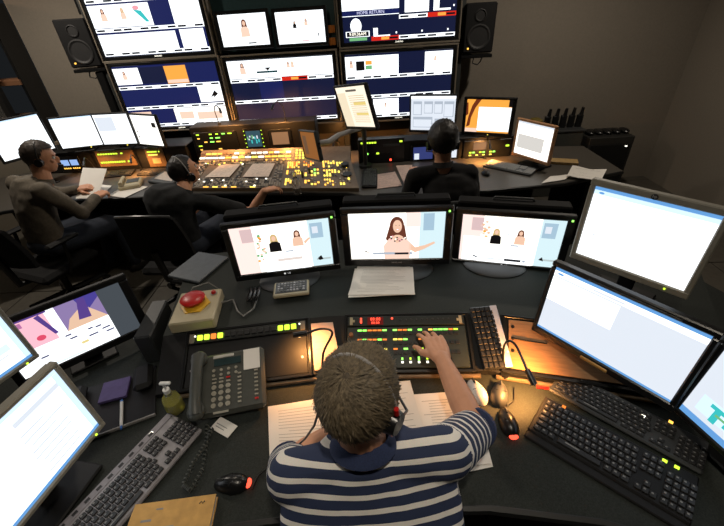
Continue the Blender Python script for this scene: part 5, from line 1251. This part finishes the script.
# ---- seated people at the far desk
def seated(label, base, rz, headC, hfwd, spec, skin_vox=.005):
    """spec in local coordinates (person faces +y) rotated by rz about base"""
    t = thing('person', label, 'person', (*base, 0)); off = V((*base, 0)); Rm = TR(off) @ RZ(R_(rz)); X = lambda p: Rm @ V(p)
    sk = MB(); Hd = Head(headC, hfwd, spec.get('hup', (0, 0, 1)), spec.get('hk', 1.)); Hd.prims(sk)
    neck = V(spec['neck']) if 'neck' in spec else X((0, .0, 1.03))
    cap(sk, [Hd.P(0, -.02, -.06), Hd.C.lerp(neck, .7), neck], [.055, .056, .065])
    arms = []
    for a in spec['arms']:
        S_, E_, W_ = [V(q) for q in a['pts']]; arms.append((S_, E_, W_, a))
        cap(sk, [S_, S_.lerp(E_, .5), E_], [.046, .044, .040]); cap(sk, [E_, E_.lerp(W_, .4), W_], [.040, .040, .027]); hand(sk, W_, a['F'], a['N'], a['side'], a.get('curl', (.4, .5, .4)), 1.)
    cap(sk, [neck, neck.lerp(X((0, .03, .82)), 1.)], [.055, .05]); cap(sk, [arms[0][0], neck-V((0, 0, .07)), arms[1][0]], [.044, .045, .044])
    mobj('body', remesh(sk, skin_vox, 3, 'body', spec.get('skin', skinm), off), t); Hd.eyes(t, off)
    if spec.get('hair'): Hd.hair(t, off, spec['hair'], *spec.get('hairp', (.45, -.7, .009)), **spec.get('hairk', {}))
    Hd.headset(t, off, spec.get('band', black2), black2, .110, 0, True, spec.get('cups', (-1, 1)))
    s2 = MB(); torso_loft(s2, [(X(c), Rm.to_3x3() @ V(ax), Rm.to_3x3() @ V(ay)) for c, ax, ay in spec['torso']], skinm)
    for S_, E_, W_, a in arms:
        cap(s2, [neck.lerp(S_, .35)-V((0, 0, .02)), S_], [.062, .064]); 
        if a.get('long'): cap(s2, [S_, S_.lerp(E_, .5), E_, E_.lerp(W_, .9)], [.064, .060, .056, .044])
        else: cap(s2, [S_, S_.lerp(E_, .7)], [.064, .060])
    me = remesh(s2, .009, 4, 'shirt', spec['shirt'], off)
    wrinkle(me, off, .008, 8, .004, 19)
    shirt = mobj('shirt', me, t)
    g = MB(); g.M = TR(-off); d = (Hd.C-neck).normalized(); g.tube([neck+d*.0, neck+d*.035], [.075, .066], spec['shirt'], 18); g.build('collar', shirt)
    tr = MB()
    for leg in spec['legs']: cap(tr, [X(q) for q in leg], [.10, .085, .068, .05])
    tr.ell(X((0, 0, .55)), (.17, .15, .10), jean, Rm.to_3x3()); mobj('trousers', remesh(tr, .012, 3, 'trousers', spec['pants'], off), t)
    for leg in spec['legs']:
        f = X(leg[-1]); d = Rm.to_3x3() @ V((0, 1, 0)); g = MB(); g.ell((0, 0, .0), (.046, .135, .055), shoem); q = RZ(R_(rz)); g.v = [q @ p+V((f.x, f.y, .045))+d*.06-off for p in g.v]; g.v = [V((p.x, p.y, max(p.z, 0.001))) for p in g.v]; g.build('shoe', t)
    return t
TS = [((0, -.01, .50), (.165, 0, 0), (0, .12, 0)), ((0, -.02, .68), (.168, 0, 0), (0, .12, 0)), ((0, -.01, .84), (.185, 0, 0), (0, .12, 0)), ((0, .0, .95), (.195, 0, 0), (0, .11, 0)), ((0, .005, 1.01), (.16, 0, 0), (0, .09, 0)), ((0, .01, 1.055), (.085, 0, 0), (0, .07, 0))]
def lean(T, k): return [((c[0], c[1]+k*(c[2]-.5), c[2]), ax, ay) for c, ax, ay in T]
brownhair = mat('hair_dark_brown', sr(52, 42, 34), .6, var=.4, scale=90); blackhair = mat('hair_black', sr(26, 22, 20), .5, var=.4, scale=90)
# man with papers: faces right-forward
khaki = mat('shirt_olive_grey', sr(96, 88, 76), .9, var=.18, scale=60, bump=.2)
hC = yp(40, 157, 2.74)
RZ1 = -28
def loc1(p): return TR(-2.60, 2.58, 0) @ RZ(R_(RZ1)) @ V(p)
pw = at_z(96, 197, .80); lw_ = at_z(78, 189, .84)
seated('man in olive grey shirt with headset holding a page at far left', (-2.60, 2.58), RZ1, hC, (.80, .55, -.22), dict(neck=hC+V((-.03, -.06, -.18)), hair=brownhair, hairp=(.5, -.75, .011), hairk=dict(blades=700, side=-.25), shirt=khaki, pants=jean, band=black2, torso=lean(TS, .12),
    arms=[dict(pts=(loc1((.19, .06, .985)), loc1((.27, .20, .76)), pw), F=(.25, .9, .1), N=(0.2, -.3, 1), side=-1, long=True, curl=(.6, .7, .5)), dict(pts=(loc1((-.19, .06, .985)), loc1((-.18, .30, .80)), lw_), F=(.9, .2, .1), N=(0, -.2, 1), side=1, long=True, curl=(.5, .7, .5))],
    legs=[[(.09, .0, .54), (.13, .40, .53), (.13, .47, .48), (.12, .48, .10)], [(-.09, 0, .54), (-.11, .40, .53), (-.11, .47, .48), (-.14, .40, .10)]]))
# the page he holds
q = [at_z(76, 199, .78), at_z(98, 198, .79), at_z(107, 169, .93), at_z(83, 168, .93)]
sheet('white page held up by the man in the olive grey shirt', q, .001, .004, 0)
# switcher operator
hC = yp(184, 171, 2.62)
nk = yp(183, 196, 2.50)
blk = mat('black_tshirt', sr(30, 32, 34), .9, var=.2, scale=60, bump=.2)
def loc2(p): return TR(-1.47, 2.46, 0) @ RZ(R_(-14)) @ V(p)
hw = at_z(274, 190, .85)
seated('switcher operator in black t-shirt leaning back, arm stretched to the keys', (-1.47, 2.46), -14, hC, (.60, .78, .22), dict(neck=nk, hup=(-.1, -.25, 1), hair=blackhair, hairp=(.58, -.68, .007), hairk=dict(side=-.2), shirt=blk, pants=jean, band=silver, torso=[((c[0], c[1]+.02, c[2]*.93+.02), ax, ay) for c, ax, ay in TS],
    arms=[dict(pts=(nk+V((.19, .0, -.07)), nk+V((.42, .12, -.22)), hw+V((-.06, -.05, .015))), F=(.8, .6, .0), N=(-.2, -.1, 1), side=-1, curl=(.4, .45, .4)), dict(pts=(nk+V((-.17, .02, -.07)), nk+V((-.22, .12, -.30)), nk+V((-.05, .38, -.22))), F=(.3, .9, 0), N=(0, 0, 1), side=1)],
    legs=[[(.09, .0, .54), (.13, .42, .53), (.13, .48, .48), (.12, .50, .10)], [(-.09, 0, .54), (-.13, .42, .53), (-.13, .48, .48), (-.14, .50, .10)]]))
# silhouetted man
hC = yp(443, 141, 2.50)
nk = yp(443, 167, 2.46)
jac = mat('black_jacket', sr(20, 20, 22), .9, var=.2, scale=60)
seated('man in black seen from behind as a silhouette with headphones', (.545, 2.40), 0, hC, (.04, .98, -.2), dict(neck=nk, hair=blackhair, hk=1.06, hairp=(.5, -.85, .018), hairk=dict(blades=500, side=-.4), shirt=jac, pants=jac, torso=[((c[0]-.0, c[1]+.03, c[2]*.955+.0), ax, ay) for c, ax, ay in TS], skin=skinm,
    arms=[dict(pts=(nk+V((.185, .0, -.06)), nk+V((.25, .10, -.28)), nk+V((.16, .40, -.175))), F=(-.2, .95, 0), N=(0, 0, 1), side=-1, long=True), dict(pts=(nk+V((-.185, .0, -.06)), nk+V((-.24, .10, -.28)), nk+V((-.15, .40, -.175))), F=(.2, .95, 0), N=(0, 0, 1), side=1, long=True)],
    legs=[[(.09, .0, .54), (.13, .42, .53), (.13, .48, .48), (.12, .50, .10)], [(-.09, 0, .54), (-.13, .42, .53), (-.13, .48, .48), (-.14, .50, .10)]]))
